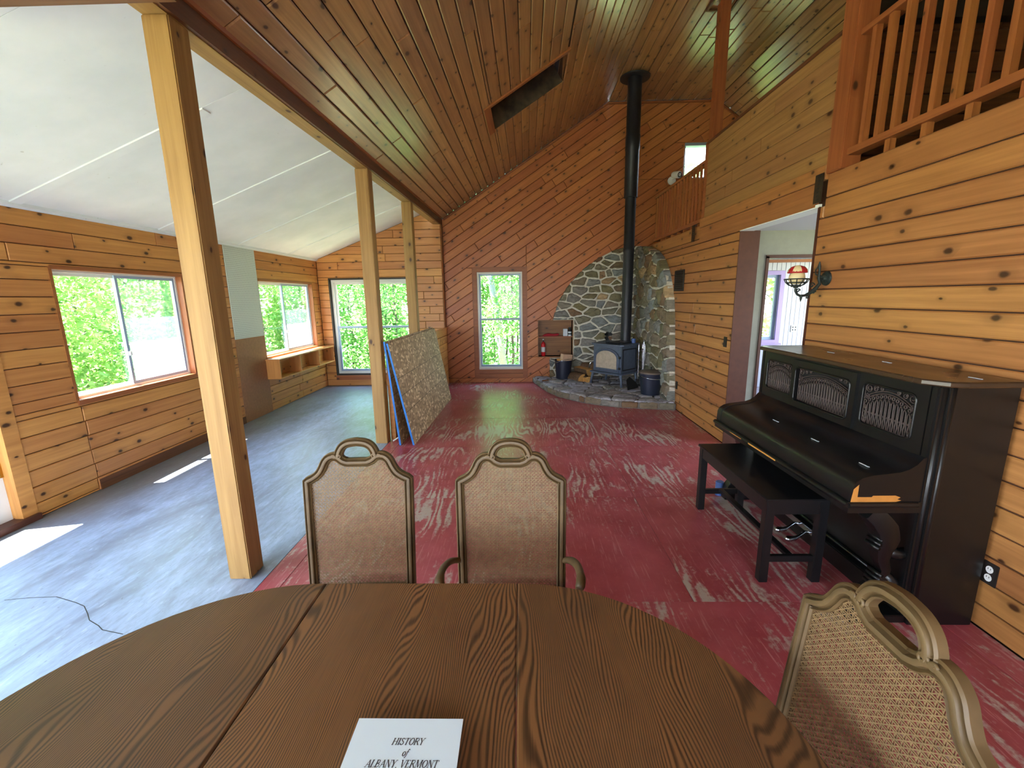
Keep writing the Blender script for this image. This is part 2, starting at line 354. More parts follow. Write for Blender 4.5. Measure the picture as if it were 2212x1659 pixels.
# ------------------------------------------------------------------ mesh helpers
class MB:
    def __init__(s): s.v = []; s.f = []; s.uv = []; s.mi = []
    def face(s, pts, uv=None, mi=0):
        b = len(s.v); s.v += [tuple(p) for p in pts]; s.f.append(tuple(range(b, b+len(pts)))); s.uv.append(uv); s.mi.append(mi)
    def box(s, a, b, mat=None, mi=0, axis=None):
        x0, x1 = sorted((a[0], b[0])); y0, y1 = sorted((a[1], b[1])); z0, z1 = sorted((a[2], b[2]))
        c = [Vector((x, y, z)) for z in (z0, z1) for y in (y0, y1) for x in (x0, x1)]
        d = (x1-x0, y1-y0, z1-z0); ax = axis if axis is not None else d.index(max(d))
        for q in ((0, 2, 3, 1), (4, 5, 7, 6), (0, 1, 5, 4), (2, 6, 7, 3), (0, 4, 6, 2), (1, 3, 7, 5)):
            P = [c[i] for i in q]; n = (P[1]-P[0]).cross(P[2]-P[0]); na = max(range(3), key=lambda i: abs(n[i]))
            oth = [i for i in range(3) if i != na]
            if ax in oth: ua = ax; va = [i for i in oth if i != ax][0]
            else: ua, va = oth
            uv = [(p[ua], p[va]+na*3.1) for p in P]
            s.face([mat @ p if mat else p for p in P], uv, mi)
    def bevbox(s, a, b, bev, mat=None, mi=0):
        bm = bmesh.new(); bmesh.ops.create_cube(bm, size=1)
        sz = [abs(b[i]-a[i]) for i in range(3)]; ce = [(a[i]+b[i])/2 for i in range(3)]
        for v in bm.verts: v.co = Vector([v.co[i]*sz[i]+ce[i] for i in range(3)])
        bmesh.ops.bevel(bm, geom=bm.edges[:], offset=bev, segments=2, affect='EDGES')
        ax = sz.index(max(sz))
        for f in bm.faces:
            n = f.normal; na = max(range(3), key=lambda i: abs(n[i])); oth = [i for i in range(3) if i != na]
            ua, va = (ax, [i for i in oth if i != ax][0]) if ax in oth else oth
            P = [v.co.copy() for v in f.verts]
            s.face([mat @ p if mat else p for p in P], [(p[ua], p[va]+na*3.1) for p in P], mi)
        bm.free()
    def tube(s, pts, rad, n=10, cap=True, mi=0, flat=1.0, prof=None, upv=None):
        pts = [Vector(p) for p in pts]; k = len(pts)
        if not hasattr(rad, '__len__'): rad = [rad]*k
        rings = []; L = 0; pn = None
        for i, p in enumerate(pts):
            d = (pts[min(i+1, k-1)]-pts[max(i-1, 0)]).normalized()
            if upv is not None: a = Vector(upv) - d*d.dot(Vector(upv))
            elif pn is None:
                a = d.orthogonal()
            else: a = pn - d*d.dot(pn)
            a.normalize(); pn = a; b = d.cross(a)
            if i: L += (p-pts[i-1]).length
            if prof: ring = [p+a*(q[0]*rad[i])+b*(q[1]*rad[i]) for q in prof]
            else: ring = [p+a*math.cos(2*math.pi*j/n)*rad[i]+b*math.sin(2*math.pi*j/n)*rad[i]*flat for j in range(n)]
            rings.append((ring, L))
        m_ = len(rings[0][0])
        for (r0, l0), (r1, l1) in zip(rings, rings[1:]):
            for j in range(m_):
                j2 = (j+1) % m_
                s.face([r0[j], r0[j2], r1[j2], r1[j]], [(l0, j*.02), (l0, j*.02+.02), (l1, j*.02+.02), (l1, j*.02)], mi)
        if cap:
            s.face(rings[0][0][::-1], [(0, 0)]*m_, mi); s.face(rings[-1][0], [(0, 0)]*m_, mi)
    def lathe(s, prof, c=(0, 0, 0), n=24, mi=0, mat=None):
        for (r0, z0), (r1, z1) in zip(prof, prof[1:]):
            for j in range(n):
                a0, a1 = 2*math.pi*j/n, 2*math.pi*(j+1)/n
                P = [(r0*math.cos(a0), r0*math.sin(a0), z0), (r0*math.cos(a1), r0*math.sin(a1), z0), (r1*math.cos(a1), r1*math.sin(a1), z1), (r1*math.cos(a0), r1*math.sin(a0), z1)]
                P = [Vector(p)+Vector(c) for p in P]
                if r0 < 1e-6: P = [P[0]]+P[2:]
                elif r1 < 1e-6: P = P[:3]
                s.face([mat @ p for p in P] if mat else P, None, mi)
    def prism(s, poly, f0, f1, mi=0):          # poly of 2d points, f0/f1 map (a,b)->3d
        A = [Vector(f0(*p)) for p in poly]; B = [Vector(f1(*p)) for p in poly]; n = len(poly)
        s.face(A[::-1], [p for p in poly][::-1], mi); s.face(B, list(poly), mi)
        for i in range(n):
            j = (i+1) % n; l = (A[j]-A[i]).length; w_ = (B[i]-A[i]).length
            s.face([A[i], A[j], B[j], B[i]], [(0, 0), (l, 0), (l, w_), (0, w_)] if l >= w_ else [(0, i*.2), (0, i*.2+l), (w_, i*.2+l), (w_, i*.2)], mi)
    def sphere(s, c, r, n=12, mi=0, sz=(1, 1, 1)):
        pr = [(math.sin(math.pi*i/8), -math.cos(math.pi*i/8)) for i in range(9)]
        m_ = Matrix.Translation(c) @ Matrix.Diagonal((r*sz[0], r*sz[1], r*sz[2], 1))
        s.lathe(pr, n=n, mi=mi, mat=m_)
    def build(s, name, mat, parent=None, smooth=False, off=None, weld=True):
        me = bpy.data.meshes.new(name)
        o_ = Vector(off) if off is not None else Vector((0, 0, 0))
        me.from_pydata([tuple(Vector(v)-o_) for v in s.v], [], s.f)
        ul = me.uv_layers.new(name='UVMap'); i = 0
        dat = []
        for f, u in zip(s.f, s.uv):
            dat += [c for q in (u if u else [(0, 0)]*len(f)) for c in q]
        ul.data.foreach_set('uv', dat)
        mats = mat if isinstance(mat, (list, tuple)) else [mat]
        for x in mats: me.materials.append(M[x] if isinstance(x, str) else x)
        if len(mats) > 1: me.polygons.foreach_set('material_index', s.mi)
        if weld or smooth:
            bm = bmesh.new(); bm.from_mesh(me); bmesh.ops.remove_doubles(bm, verts=bm.verts, dist=1e-5)
            bmesh.ops.recalc_face_normals(bm, faces=bm.faces); bm.to_mesh(me); bm.free()
        if smooth:
            me.polygons.foreach_set('use_smooth', [True]*len(me.polygons))
            if smooth is not True: me.set_sharp_from_angle(angle=math.radians(smooth))
        me.update()
        o = bpy.data.objects.new(name, me); col.objects.link(o)
        if parent: o.parent = parent
        return o
def tag(o, label, cat, group=None):
    o['label'] = label; o['category'] = cat
    if group: o['group'] = group
    return o
def struct(o, label=None, cat=None):
    o['kind'] = 'structure'
    if label: o['label'] = label
    if cat: o['category'] = cat
    return o
def thing(name, label, cat, loc=(0, 0, 0), rz=0, group=None):
    o = bpy.data.objects.new(name, None); col.objects.link(o); o.location = loc; o.rotation_euler = (0, 0, rz); o.empty_display_size = .1
    return tag(o, label, cat, group)
def copy_tree(o, parent=None):
    c = o.copy(); col.objects.link(c); c.parent = parent
    for ch in [x for x in bpy.data.objects if x.parent == o]: copy_tree(ch, c)
    return c

# convex polygon tools (2d)
def clip(poly, a, b, c):                       # keep a*x+b*y<=c
    out = []
    for i in range(len(poly)):
        p, q = poly[i], poly[(i+1) % len(poly)]; dp = a*p[0]+b*p[1]-c; dq = a*q[0]+b*q[1]-c
        if dp <= 0: out.append(p)
        if (dp < 0 < dq) or (dq < 0 < dp):
            t = dp/(dp-dq); out.append((p[0]+(q[0]-p[0])*t, p[1]+(q[1]-p[1])*t))
    return out
def clean(poly, eps=.006):
    out = []
    for p in poly:
        if not out or math.dist(p, out[-1]) > eps: out.append(p)
    if len(out) > 1 and math.dist(out[0], out[-1]) <= eps: out.pop()
    return out
def area(poly): return .5*sum(poly[i][0]*poly[(i+1) % len(poly)][1]-poly[(i+1) % len(poly)][0]*poly[i][1] for i in range(len(poly)))
def halfplanes(poly):                          # ccw polygon -> inside half planes
    hp = []
    for i in range(len(poly)):
        (x0, y0), (x1, y1) = poly[i], poly[(i+1) % len(poly)]; dx, dy = x1-x0, y1-y0; l = math.hypot(dx, dy)
        if l < 1e-9: continue
        a, b = dy/l, -dx/l; hp.append((a, b, a*x0+b*y0))
    return hp
def inter(poly, conv):
    for h in halfplanes(conv):
        if len(poly) < 3: return []
        poly = clip(poly, *h)
    return poly
def subtract(poly, conv):
    ov = inter(poly, conv)
    if len(ov) < 3 or abs(area(ov)) < 2e-5: return [poly]
    out = []
    for a, b, c in halfplanes(conv):
        if len(poly) < 3: break
        o = clip(poly, -a, -b, -c)
        if len(o) > 2 and abs(area(o)) > 1e-5: out.append(o)
        poly = clip(poly, a, b, c)
    return out
def shrink(poly, d):
    p = poly
    for a, b, c in halfplanes(poly):
        p = clip(p, a, b, c-d)
        if len(p) < 3: return []
    return clean(p)
def inset(poly, d):
    n = len(poly); out = []
    for i in range(n):
        p0, p, p1 = Vector(poly[i-1]), Vector(poly[i]), Vector(poly[(i+1) % n])
        e0 = (p-p0).normalized(); e1 = (p1-p).normalized(); n0 = Vector((-e0.y, e0.x)); n1 = Vector((-e1.y, e1.x))
        k = 1+n0.dot(n1)
        q = p+(n0+n1)*(d/max(k, .35)); out.append((q.x, q.y))
    return out
def rect(u0, v0, u1, v1): return [(u0, v0), (u1, v0), (u1, v1), (u0, v1)]

def plate(poly, fn, th, bev, ang=0, gap=.003, jit=0):
    """one board: polygon in wall coordinates, fn(u,v,w)->3d"""
    p = shrink(poly, gap)
    if len(p) < 3 or area(p) < .0012: return None
    q = inset(p, bev)
    if area(q) <= 0: return None
    c, s = math.cos(ang), math.sin(ang)
    U = lambda a: (a[0]*c+a[1]*s, -a[0]*s+a[1]*c)
    mb = MB(); n = len(p)
    mb.face([fn(*a, th+jit) for a in q], [U(a) for a in q])
    for i in range(n):
        j = (i+1) % n
        mb.face([fn(*p[i], th-bev+jit), fn(*p[j], th-bev+jit), fn(*q[j], th+jit), fn(*q[i], th+jit)], [U(p[i]), U(p[j]), U(q[j]), U(q[i])])
        mb.face([fn(*p[i], -.004), fn(*p[j], -.004), fn(*p[j], th-bev+jit), fn(*p[i], th-bev+jit)], [U(p[i]), U(p[j]), U(p[j]), U(p[i])])
    return mb
def board_rows(u0, u1, v0, v1, pitch, lens=(2.0, 4.4), rnd=R, joints=None):
    v = v0; out = []
    while v < v1-.01:
        vt = min(v+pitch, v1); u = u0-rnd.uniform(0, 2)
        while u < u1:
            e = u+rnd.uniform(*lens); out.append(rect(max(u, u0), v, min(e, u1), vt)); u = e
        v += pitch
    return [p for p in out if p[1][0]-p[0][0] > .02]
def lay(parent, polys, fn, mat, conv=None, holes=(), th=.016, bev=.005, ang=0, name='plank', gap=.003, jit=.0015):
    cnt = 0
    for p in polys:
        ps = [inter(p, conv)] if conv else [p]
        for h in holes: ps = [q for x in ps if len(x) > 2 for q in subtract(x, h)]
        for q in ps:
            q = clean(q)
            if len(q) < 3: continue
            mb = plate(q, fn, th, bev, ang, gap, R.uniform(-jit, jit))
            if mb: mb.build(name, mat, parent, weld=True); cnt += 1
    return cnt
def holed(name, fn, u0, v0, u1, v1, holes, th, mat):
    us = sorted({u0, u1, *[h[0] for h in holes], *[h[2] for h in holes]}); vs = sorted({v0, v1, *[h[1] for h in holes], *[h[3] for h in holes]})
    us = [u for u in us if u0 <= u <= u1]; vs = [v for v in vs if v0 <= v <= v1]
    mb = MB()
    for a, b in zip(us, us[1:]):
        for c, d in zip(vs, vs[1:]):
            cu, cv = (a+b)/2, (c+d)/2
            if any(h[0] < cu < h[2] and h[1] < cv < h[3] for h in holes): continue
            mb.prism(rect(a, c, b, d), lambda x, y: fn(x, y, -th), lambda x, y: fn(x, y, 0))
    return mb.build(name, mat)

XL, XR, YF, YS, YB = -3.93, 2.34, 8.75, 8.57, -2.6
xb = lambda y: -1.70+.0315*(y-2.4)
fL = lambda u, v, w: (XL-.016+w, u, v)                 # left wall: u=y
fR = lambda u, v, w: (XR+.016-w, u, v)                 # right wall
fF = lambda u, v, w: (u, YF+.016-w, v)                 # far wall: u=x
fS = lambda u, v, w: (u, YS+.016-w, v)                 # sunroom far wall
fB = lambda u, v, w: (u, YB-.016+w, v)                 # wall behind the camera

# ------------------------------------------------------------------ floors
fl = MB(); fl.box((xb(2.3)-.06, YB-.2, -.12), (XR+.1, YF+.05, -.016)); fl = struct(fl.build('floor', 'backing'))
bound = [(-1.615, YB), (XR, YB), (XR, YF), (-1.615, YF)]
ys = [-2.6, -1.48, -.26, .96, 2.18, 3.49, 4.80, 6.02, 7.24, 8.46, 8.75]
for i, (a, b) in enumerate(zip(ys, ys[1:])):
    for x0, x1 in ((-1.615, -1.475), (-1.475, .965), (.965, XR)) if i % 2 == 0 or a > 2 else ((-1.615, -.26), (-.26, 2.18), (2.18, XR)):
        mb = plate(rect(x0, a, x1, b), lambda u, v, w: (u, v, w-.016), .016, .0015, HP, .0012)
        if mb: mb.build('plywood_sheet', 'red_floor', fl)
cf = MB(); cf.box((XL-.1, YB-.2, -.14), (-1.617, YF+.05, 0)); cf = struct(cf.build('floor', 'concrete'))
cr = MB()
crack = [(-3.05, 2.19), (-2.93, 2.21), (-2.77, 2.22), (-2.6, 2.17), (-2.52, 2.14), (-2.44, 2.08), (-2.38, 2.03), (-2.29, 1.99), (-2.24, 1.96), (-2.1, 1.93)]
for p, q in zip(crack, crack[1:]):
    d = Vector((q[0]-p[0], q[1]-p[1])).normalized(); n = Vector((-d.y, d.x))*.0022
    cr.face([(p[0]-n.x, p[1]-n.y, .0006), (q[0]-n.x, q[1]-n.y, .0006), (q[0]+n.x, q[1]+n.y, .0006), (p[0]+n.x, p[1]+n.y, .0006)])
cr.build('crack', 'dark_frame', cf)

# ------------------------------------------------------------------ left wall, its windows and door
WIN1 = (3.66, .85, 5.10, 2.01); WIN2 = (6.57, .84, 8.30, 2.02); DOOR = (2.12, .02, 3.07, 2.02)
BIGL = (-2.4, .30, 1.90, 2.25)  # unseen window, enlarged to bring more daylight in
wl = struct(holed('wall_left', fL, YB, 0, YS, 2.52, [WIN1, WIN2, DOOR, BIGL], .13, 'backing'))
hs = [rect(*h) for h in (WIN1, WIN2, DOOR, BIGL)]+[rect(5.89, 0, 6.56, 2.5)]
rows = []
for v in [i*.137-.018 for i in range(19)]:
    cuts = sorted([YB, 1.0, 3.68+R.uniform(-.0, .02) if v < 1.0 else 3.66, 5.89, 6.56, R.uniform(7.0, 8), YS])
    if v > 1.9: cuts = [YB, 1.2, R.uniform(2.8, 5.2), 5.89, 6.56, YS]
    for a, b in zip(cuts, cuts[1:]):
        rows.append(rect(a, max(v, .0), b, min(v+.137, 2.52)))
lay(wl, rows, fL, 'pine_left', None, hs)
mb = MB(); mb.box(fL(5.885, 0, .0), fL(6.565, 1.195, .02)); mb.build('wall_panel', 'hardboard', wl)

def frame_rect(mb, fn, u0, v0, u1, v1, w, d0, d1, mi=0):
    for a in (rect(u0, v0, u0+w, v1), rect(u1-w, v0, u1, v1), rect(u0+w, v0, u1-w, v0+w), rect(u0+w, v1-w, u1-w, v1)):
        mb.prism(a, lambda x, y: fn(x, y, d0), lambda x, y: fn(x, y, d1), mi)
def pane(fn, u0, v0, u1, v1, d, mat, parent):
    mb = MB(); mb.prism(rect(u0, v0, u1, v1), lambda x, y: fn(x, y, d), lambda x, y: fn(x, y, d+.003)); return mb.build('pane', mat, parent)
def sill_box(fn, u0, v0, u1, v1, parent, mat='trim', depth=-.13):
    mb = MB()
    mb.prism(rect(u0, v0-.03, u1, v0+.012), lambda x, y: fn(x, y, depth), lambda x, y: fn(x, y, .03)); mb.build('window_sill', mat, parent)
    mb = MB(); mb.prism(rect(u0, v1-.016, u1, v1+.018), lambda x, y: fn(x, y, depth), lambda x, y: fn(x, y, .022)); mb.build('window_head', mat, parent)
    for a, b in ((u0-.012, u0+.014), (u1-.014, u1+.012)):
        mb = MB(); mb.prism(rect(a, v0, b, v1), lambda x, y: fn(x, y, depth), lambda x, y: fn(x, y, .019)); mb.build('window_jamb', mat, parent)
def slider(name, fn, R4, split, fogged=True):
    u0, v0, u1, v1 = R4
    mb = MB(); frame_rect(mb, fn, u0, v0, u1, v1, .035, -.11, -.05); fr = struct(mb.build(name, 'alu'))
    us = u0+(u1-u0)*split
    for k, (a, b, d, mt) in enumerate(((u0+.035, us+.02, -.10, 'glass'), (us-.02, u1-.035, -.075, 'glass_fog' if fogged else 'glass'))):
        mb = MB(); frame_rect(mb, fn, a, v0+.035, b, v1-.035, .028, d, d+.018); s = mb.build('sash', 'alu_blue' if k else 'alu', fr)
        pane(fn, a+.028, v0+.063, b-.028, v1-.063, d+.007, mt, s)
    mb = MB(); mb.prism(rect(us-.015, v0+.33, us+.005, v0+.37), lambda x, y: fn(x, y, -.06), lambda x, y: fn(x, y, -.035)); mb.build('latch', 'alu', fr)
    sill_box(fn, u0, v0, u1, v1, fr)
    return fr
slider('window_1', fL, WIN1, .47)
slider('window_2', fL, WIN2, .47)
slider('window_3', fL, BIGL, .5, False)
# door to the garden
dr = MB(); frame_rect(dr, fL, DOOR[0], DOOR[1], DOOR[2], DOOR[3], .13, -.10, -.06)
dr.prism(rect(DOOR[0]+.13, DOOR[1]+.13, DOOR[2]-.13, .42), lambda x, y: fL(x, y, -.095), lambda x, y: fL(x, y, -.065))
dr = struct(dr.build('door_1', 'white'))
pane(fL, DOOR[0]+.13, .42, DOOR[2]-.13, DOOR[3]-.13, -.08, 'glass', dr)
mb = MB(); mb.box(fL(DOOR[2]-.03, .40, -.062), fL(DOOR[2]-.011, .52, -.048)); mb.build('hinge', 'brass', dr)
for a, b in ((DOOR[0]-.10, DOOR[0]+.012), (DOOR[2]-.012, DOOR[2]+.095)):
    mb = MB(); mb.prism(rect(a, 0, b, 2.1), lambda x, y: fL(x, y, -.12), lambda x, y: fL(x, y, .024)); mb.build('door_jamb', 'pine_left', dr)
mb = MB(); mb.prism(rect(DOOR[0]-.1, -.01, DOOR[2]+.095, .05), lambda x, y: fL(x, y, -.14), lambda x, y: fL(x, y, .05)); mb.build('threshold', 'trim_dark', dr)
mb = MB(); mb.prism(rect(DOOR[0]-.1, DOOR[3], DOOR[2]+.095, 2.12), lambda x, y: fL(x, y, -.12), lambda x, y: fL(x, y, .024)); mb.build('door_head', 'pine_left', dr)
# stained skirting
mb = MB(); mb.prism(rect(3.70, 0, 5.88, .10), lambda x, y: fL(x, y, 0), lambda x, y: fL(x, y, .026)); struct(mb.build('baseboard_left', 'stained'))

# ------------------------------------------------------------------ sunroom far wall and window
xs1 = -1.50
WS = (-3.70, .24, -2.12, 2.09)
zs = lambda x: 2.47+(x-XL)*.381
ws = MB()
for a, b in ((XL-.13, WS[0]), (WS[2], xs1)):
    ws.prism([(a, 0), (b, 0), (b, zs(b)+.05), (a, zs(a)+.05)], lambda x, y: fS(x, y, -.14), lambda x, y: fS(x, y, 0))
ws.prism(rect(WS[0], 0, WS[2], WS[1]), lambda x, y: fS(x, y, -.14), lambda x, y: fS(x, y, 0))
ws.prism([(WS[0], WS[3]), (WS[2], WS[3]), (WS[2], zs(WS[2])), (WS[0], zs(WS[0]))], lambda x, y: fS(x, y, -.14), lambda x, y: fS(x, y, 0))
ws = struct(ws.build('wall_sunroom_end', 'backing'))
lay(ws, board_rows(XL, xs1, -.02, 3.4, .1435, (1.2, 2.4)), fS, 'pine_left', [(XL, 0), (xs1, 0), (xs1, zs(xs1)), (XL, zs(XL))], [rect(*WS)])
mb = MB(); frame_rect(mb, fS, *WS, .05, -.12, -.03); win = struct(mb.build('window_4', 'alu'))
mz = 1.17
for k, (a, b, d) in enumerate(((WS[1]+.05, mz+.02, -.06), (mz-.02, WS[3]-.05, -.09))):
    mb = MB(); frame_rect(mb, fS, WS[0]+.05, a, WS[2]-.05, b, .04, d, d+.025); s = mb.build('sash', 'alu_blue' if k == 0 else 'alu', win)
    pane(fS, WS[0]+.09, a+.04, WS[2]-.09, b-.04, d+.01, 'glass', s)
mb = MB(); frame_rect(mb, fS, WS[0]-.03, WS[1]-.03, WS[2]+.03, WS[3]+.03, .03, -.1, .02); mb.build('screen_channel', 'dark_frame', win)
mb = MB(); mb.prism(rect(WS[0]-.03, WS[1]-.12, WS[2]+.03, WS[1]-.03), lambda x, y: fS(x, y, -.1), lambda x, y: fS(x, y, .05)); mb.build('window_sill', 'trim', win)

# ------------------------------------------------------------------ sunroom ceiling
fC = lambda u, v, w: (v, u, zs(v)-w+.012)              # u=y, v=x
cl = MB(); cl.prism(rect(YB, -4.43, YS+.15, -1.66), lambda u, v: fC(u, v, 0), lambda u, v: (v, u, zs(v)+.15)); cl = struct(cl.build('ceiling_sunroom', 'backing'))
cy = [YB, -1.3, .0, 1.2, 2.3, 3.44, 4.83, 6.17, 7.50, YS]
for a, b in zip(cy, cy[1:]):
    mb = plate(rect(a, XL, b, -1.72), fC, .012, .001, HP, .001); mb.build('ceiling_panel', 'panel_white', cl)
for y in [q for q in cy[1:-1] if q > 3]:
    mb = MB(); mb.prism(rect(y, XL+.02, y+.085 if y < 5 else y+.05, -1.75 if y > 4.5 else -2.3), lambda u, v: fC(u, v, .011), lambda u, v: fC(u, v, .022)); mb.build('batten', 'panel_white', cl)
mb = MB(); mb.prism(rect(YB, XL, YS, XL+.035), lambda u, v: fC(u, v, .01), lambda u, v: fC(u, v, .04)); mb.build('cornice', 'panel_white', cl)

# ------------------------------------------------------------------ beam, posts, knee wall
def skew(mb, y0, y1, a, b, z0, z1, mi=0):
    mb.prism([(a, z0), (b, z0), (b, z1), (a, z1)], lambda o, z: (xb(y1)+o, y1, z), lambda o, z: (xb(y0)+o, y0, z), mi)
bm_ = MB(); skew(bm_, YB, 8.72, -.125, -.004, 3.08, 3.26); beam = struct(bm_.build('trim_1', 'pine_post'), 'long wooden beam carried by the sunroom posts', 'beam')
mb = MB(); skew(mb, YB, 8.72, -.006, .018, 3.086, 3.205); mb.build('fascia', 'stained', beam)
mb = MB(); skew(mb, YB, 8.72, .0, .036, 3.19, 3.225); mb.build('moulding', 'trim', beam)
mb = MB(); mb.box((-2.5, 2.02, 3.0), (-1.5, 2.172, 3.06)); tb = mb.build('tie_beam', 'stained'); struct(tb, 'dark tie beam crossing the ceiling at the top left', 'beam')
posts = ((2.38, -.135, 'thick wooden post nearest the camera'), (4.95, -.14, 'wooden post with the strand boards leaning on it'), (6.60, -.14, 'wooden post furthest from the camera, near the far window'))
for y, a, lb in posts:
    mb = MB(); mb.bevbox((xb(y+.07)+a, y, 0), (xb(y+.07), y+.14, 3.08), .006)
    p = tag(mb.build('post', 'pine_post'), lb, 'post', 'posts along the sunroom edge')
kw = MB(); skew(kw, 5.10, 8.60, .004, .03, 0, 1.12); kw = struct(kw.build('wall_knee', 'backing'))
fK = lambda u, v, w: (xb(u)+.03+w, u, v)
lay(kw, board_rows(5.10, 8.58, 0, 1.14, .142, (1.6, 3.2)), fK, 'pine_left')
mb = MB(); skew(mb, 5.095, 5.115, .002, .06, 0, 1.12); mb.build('end_board', 'pine_left', kw)
mb = MB(); skew(mb, 5.095, 8.60, .002, .055, 1.12, 1.145); mb.build('cap_board', 'pine_left', kw)

# ------------------------------------------------------------------ far wall with diagonal boards
WF = (-.85, .29, .04, 2.20); NI = (.36, .52, 1.04, 1.24); WU = (3.07, 3.84, 3.95, 4.46)
ZR, XRG = 5.17, 1.64
farpoly = [(-1.50, -.03), (5.95, -.03), (5.95, 3.52), (3.6, 5.17), (XRG, 5.17), (-1.50, 3.19)]
wf = MB()
def far_back(poly):
    wf.prism(poly, lambda x, y: fF(x, y, -.16), lambda x, y: fF(x, y, 0))
ps = [farpoly]
for h in (rect(*WF), rect(*NI), rect(*WU), rect(XR+.1, -1, 6, 2.5), rect(4.35, 2.75, 5.7, 3.55)): ps = [q for p in ps for q in subtract(p, h)]
for q in ps: far_back(q)
wf = struct(wf.build('wall_far', 'backing'))
ang = math.atan(.64); ca, sa = math.cos(ang), math.sin(ang)
bp = []
t = -3.2
while t < 6.0:
    s0 = -3.0-R.uniform(0, 2.5)
    while s0 < 8:
        s1 = s0+R.uniform(1.6, 3.4)
        bp.append([(s*ca-q*sa, s*sa+q*ca) for s, q in ((s0, t), (s1, t), (s1, t+.146), (s0, t+.146))]); s0 = s1
    t += .146
WFT = (WF[0]-.085, WF[1]-.2, WF[2]+.085, WF[3]+.085)
lay(wf, bp, fF, 'pine_far', farpoly, [rect(*WFT), rect(*NI), rect(*WU), rect(XR+.02, -1, 6, 2.6), rect(4.3, 2.5, 6, 5)], ang=ang)
# window trim
def ftrim(name, poly, d0, d1, mat, parent):
    mb = MB(); mb.prism(poly, lambda x, y: fF(x, y, d0), lambda x, y: fF(x, y, d1)); return mb.build(name, mat, parent)
mb = MB(); frame_rect(mb, fF, *WF, .03, -.14, .01); wn = struct(mb.build('window_5', 'alu'))
for nm, p in (('casing', rect(WFT[0], WFT[1], WF[0], WFT[3])), ('casing', rect(WF[2], WFT[1], WFT[2], WFT[3])), ('casing', rect(WF[0], WF[3], WF[2], WFT[3])), ('casing', rect(WF[0], WFT[1]+.09, WF[2], WF[1])), ('casing', rect(WF[0], WFT[1], WF[2], WFT[1]+.085))):
    ftrim(nm, p, 0, .022, 'trim', wn)
frm = MB(); frame_rect(frm, fF, WFT[0]-.012, WFT[1]-.012, WFT[2]+.012, WFT[3]+.012, .016, 0, .03); frm.build('casing_edge', 'trim', wn)
for k, (a, b, d) in enumerate(((WF[1]+.03, 1.30, -.06), (1.26, WF[3]-.03, -.09))):
    mb = MB(); frame_rect(mb, fF, WF[0]+.03, a, WF[2]-.03, b, .035, d, d+.025); s = mb.build('sash', 'alu_blue', wn)
    pane(fF, WF[0]+.065, a+.035, WF[2]-.065, b-.035, d+.01, 'glass', s)
ftrim('window_sill', rect(WF[0], WF[1]-.02, WF[2], WF[1]+.03), -.1, .04, 'alu', wn)
mb = MB(); frame_rect(mb, fF, *WU, .03, -.12, -.03); wu = struct(mb.build('window_6', 'alu_blue'))
pane(fF, WU[0]+.03, WU[1]+.03, WU[2]-.03, WU[3]-.05, -.07, 'glass', wu)
ftrim('window_head', rect(WU[0], WU[3]-.05, WU[2], WU[3]), -.14, -.0, 'alu_blue', wu)
ftrim('window_lintel', rect(WU[0], WU[3], WU[2], WU[3]+.03), -.1, .01, 'bare_wood', wu)
# niche
ni = MB()
for p in (rect(NI[0]-.015, NI[1]-.015, NI[0], NI[3]+.015), rect(NI[2], NI[1]-.015, NI[2]+.015, NI[3]+.015), rect(NI[0], NI[1]-.015, NI[2], NI[1]), rect(NI[0], NI[3], NI[2], NI[3]+.015)):
    ni.prism(p, lambda x, y: fF(x, y, -.2), lambda x, y: fF(x, y, .02))
ni.prism(rect(NI[0], NI[1], NI[2], NI[3]), lambda x, y: fF(x, y, -.2), lambda x, y: fF(x, y, -.185))
ni = struct(ni.build('wall_niche', 'plywood'))
mb = MB(); mb.prism(rect(NI[0], .905, NI[2], .925), lambda x, y: fF(x, y, -.19), lambda x, y: fF(x, y, .02)); mb.build('shelf', 'trim', ni)
# cornice strips at the far wall
def far_strip(p, q, d=.03):
    v = Vector((q[0]-p[0], q[1]-p[1])); n = Vector((-v.y, v.x)).normalized()*.028
    return [(p[0]-n.x, p[1]-n.y), (q[0]-n.x, q[1]-n.y), q, p]
tr = MB()
for p, q in (((-1.47, 3.2), (XRG, 5.16)), ((XRG, 5.15), (3.6, 5.15)), ((3.6, 5.15), (4.5, 4.52))):
    tr.prism(far_strip(p, q), lambda x, y: fF(x, y, .0), lambda x, y: fF(x, y, .04))
struct(tr.build('trim_2', 'trim'))
mb = MB(); mb.box((-1.515, YF-.03, 0), (-1.49, YF, 3.1)); struct(mb.build('trim_3', 'dark_frame'))
mb = MB(); mb.box((-1.52, YS+.02, 0), (-1.495, YF+.1, 3.2)); struct(mb.build('trim_4', 'pine_left'))

# ------------------------------------------------------------------ timber ceiling
def fT(u, v, w):                                         # u=y, v = metres up the slope (0..SL)
    t_ = v/SL; x0 = xb(u)+.02; p = Vector((x0+(XRG-x0)*t_, 0, 3.205+(ZR-3.205)*t_)); n = Vector((-(ZR-3.205), 0, XRG-x0)).normalized()
    return (p.x-n.x*(w-.016), u, p.z-n.z*(w-.016))
SL = 3.80
SKY = (5.74, 1.46, 6.50, 2.56)
mb = MB(); 
for q in subtract(rect(YB, 0, YF+.1, SL), rect(*SKY)):
    mb.prism(q, lambda u, v: fT(u, v, -.10), lambda u, v: fT(u, v, 0))
ct = struct(mb.build('ceiling', 'backing'))
lay(ct, board_rows(YB, YF, 0, SL, SL/28, (2.2, 4.6)), fT, 'pine_ceiling', None, [rect(*SKY)], bev=.008, gap=.004)
fQ = lambda u, v, w: (v, u, ZR+.016-w)
fD = lambda u, v, w: (3.6+v*math.cos(.61)-.57*(w-.016), u, ZR-v*math.sin(.61)-.82*(w-.016))
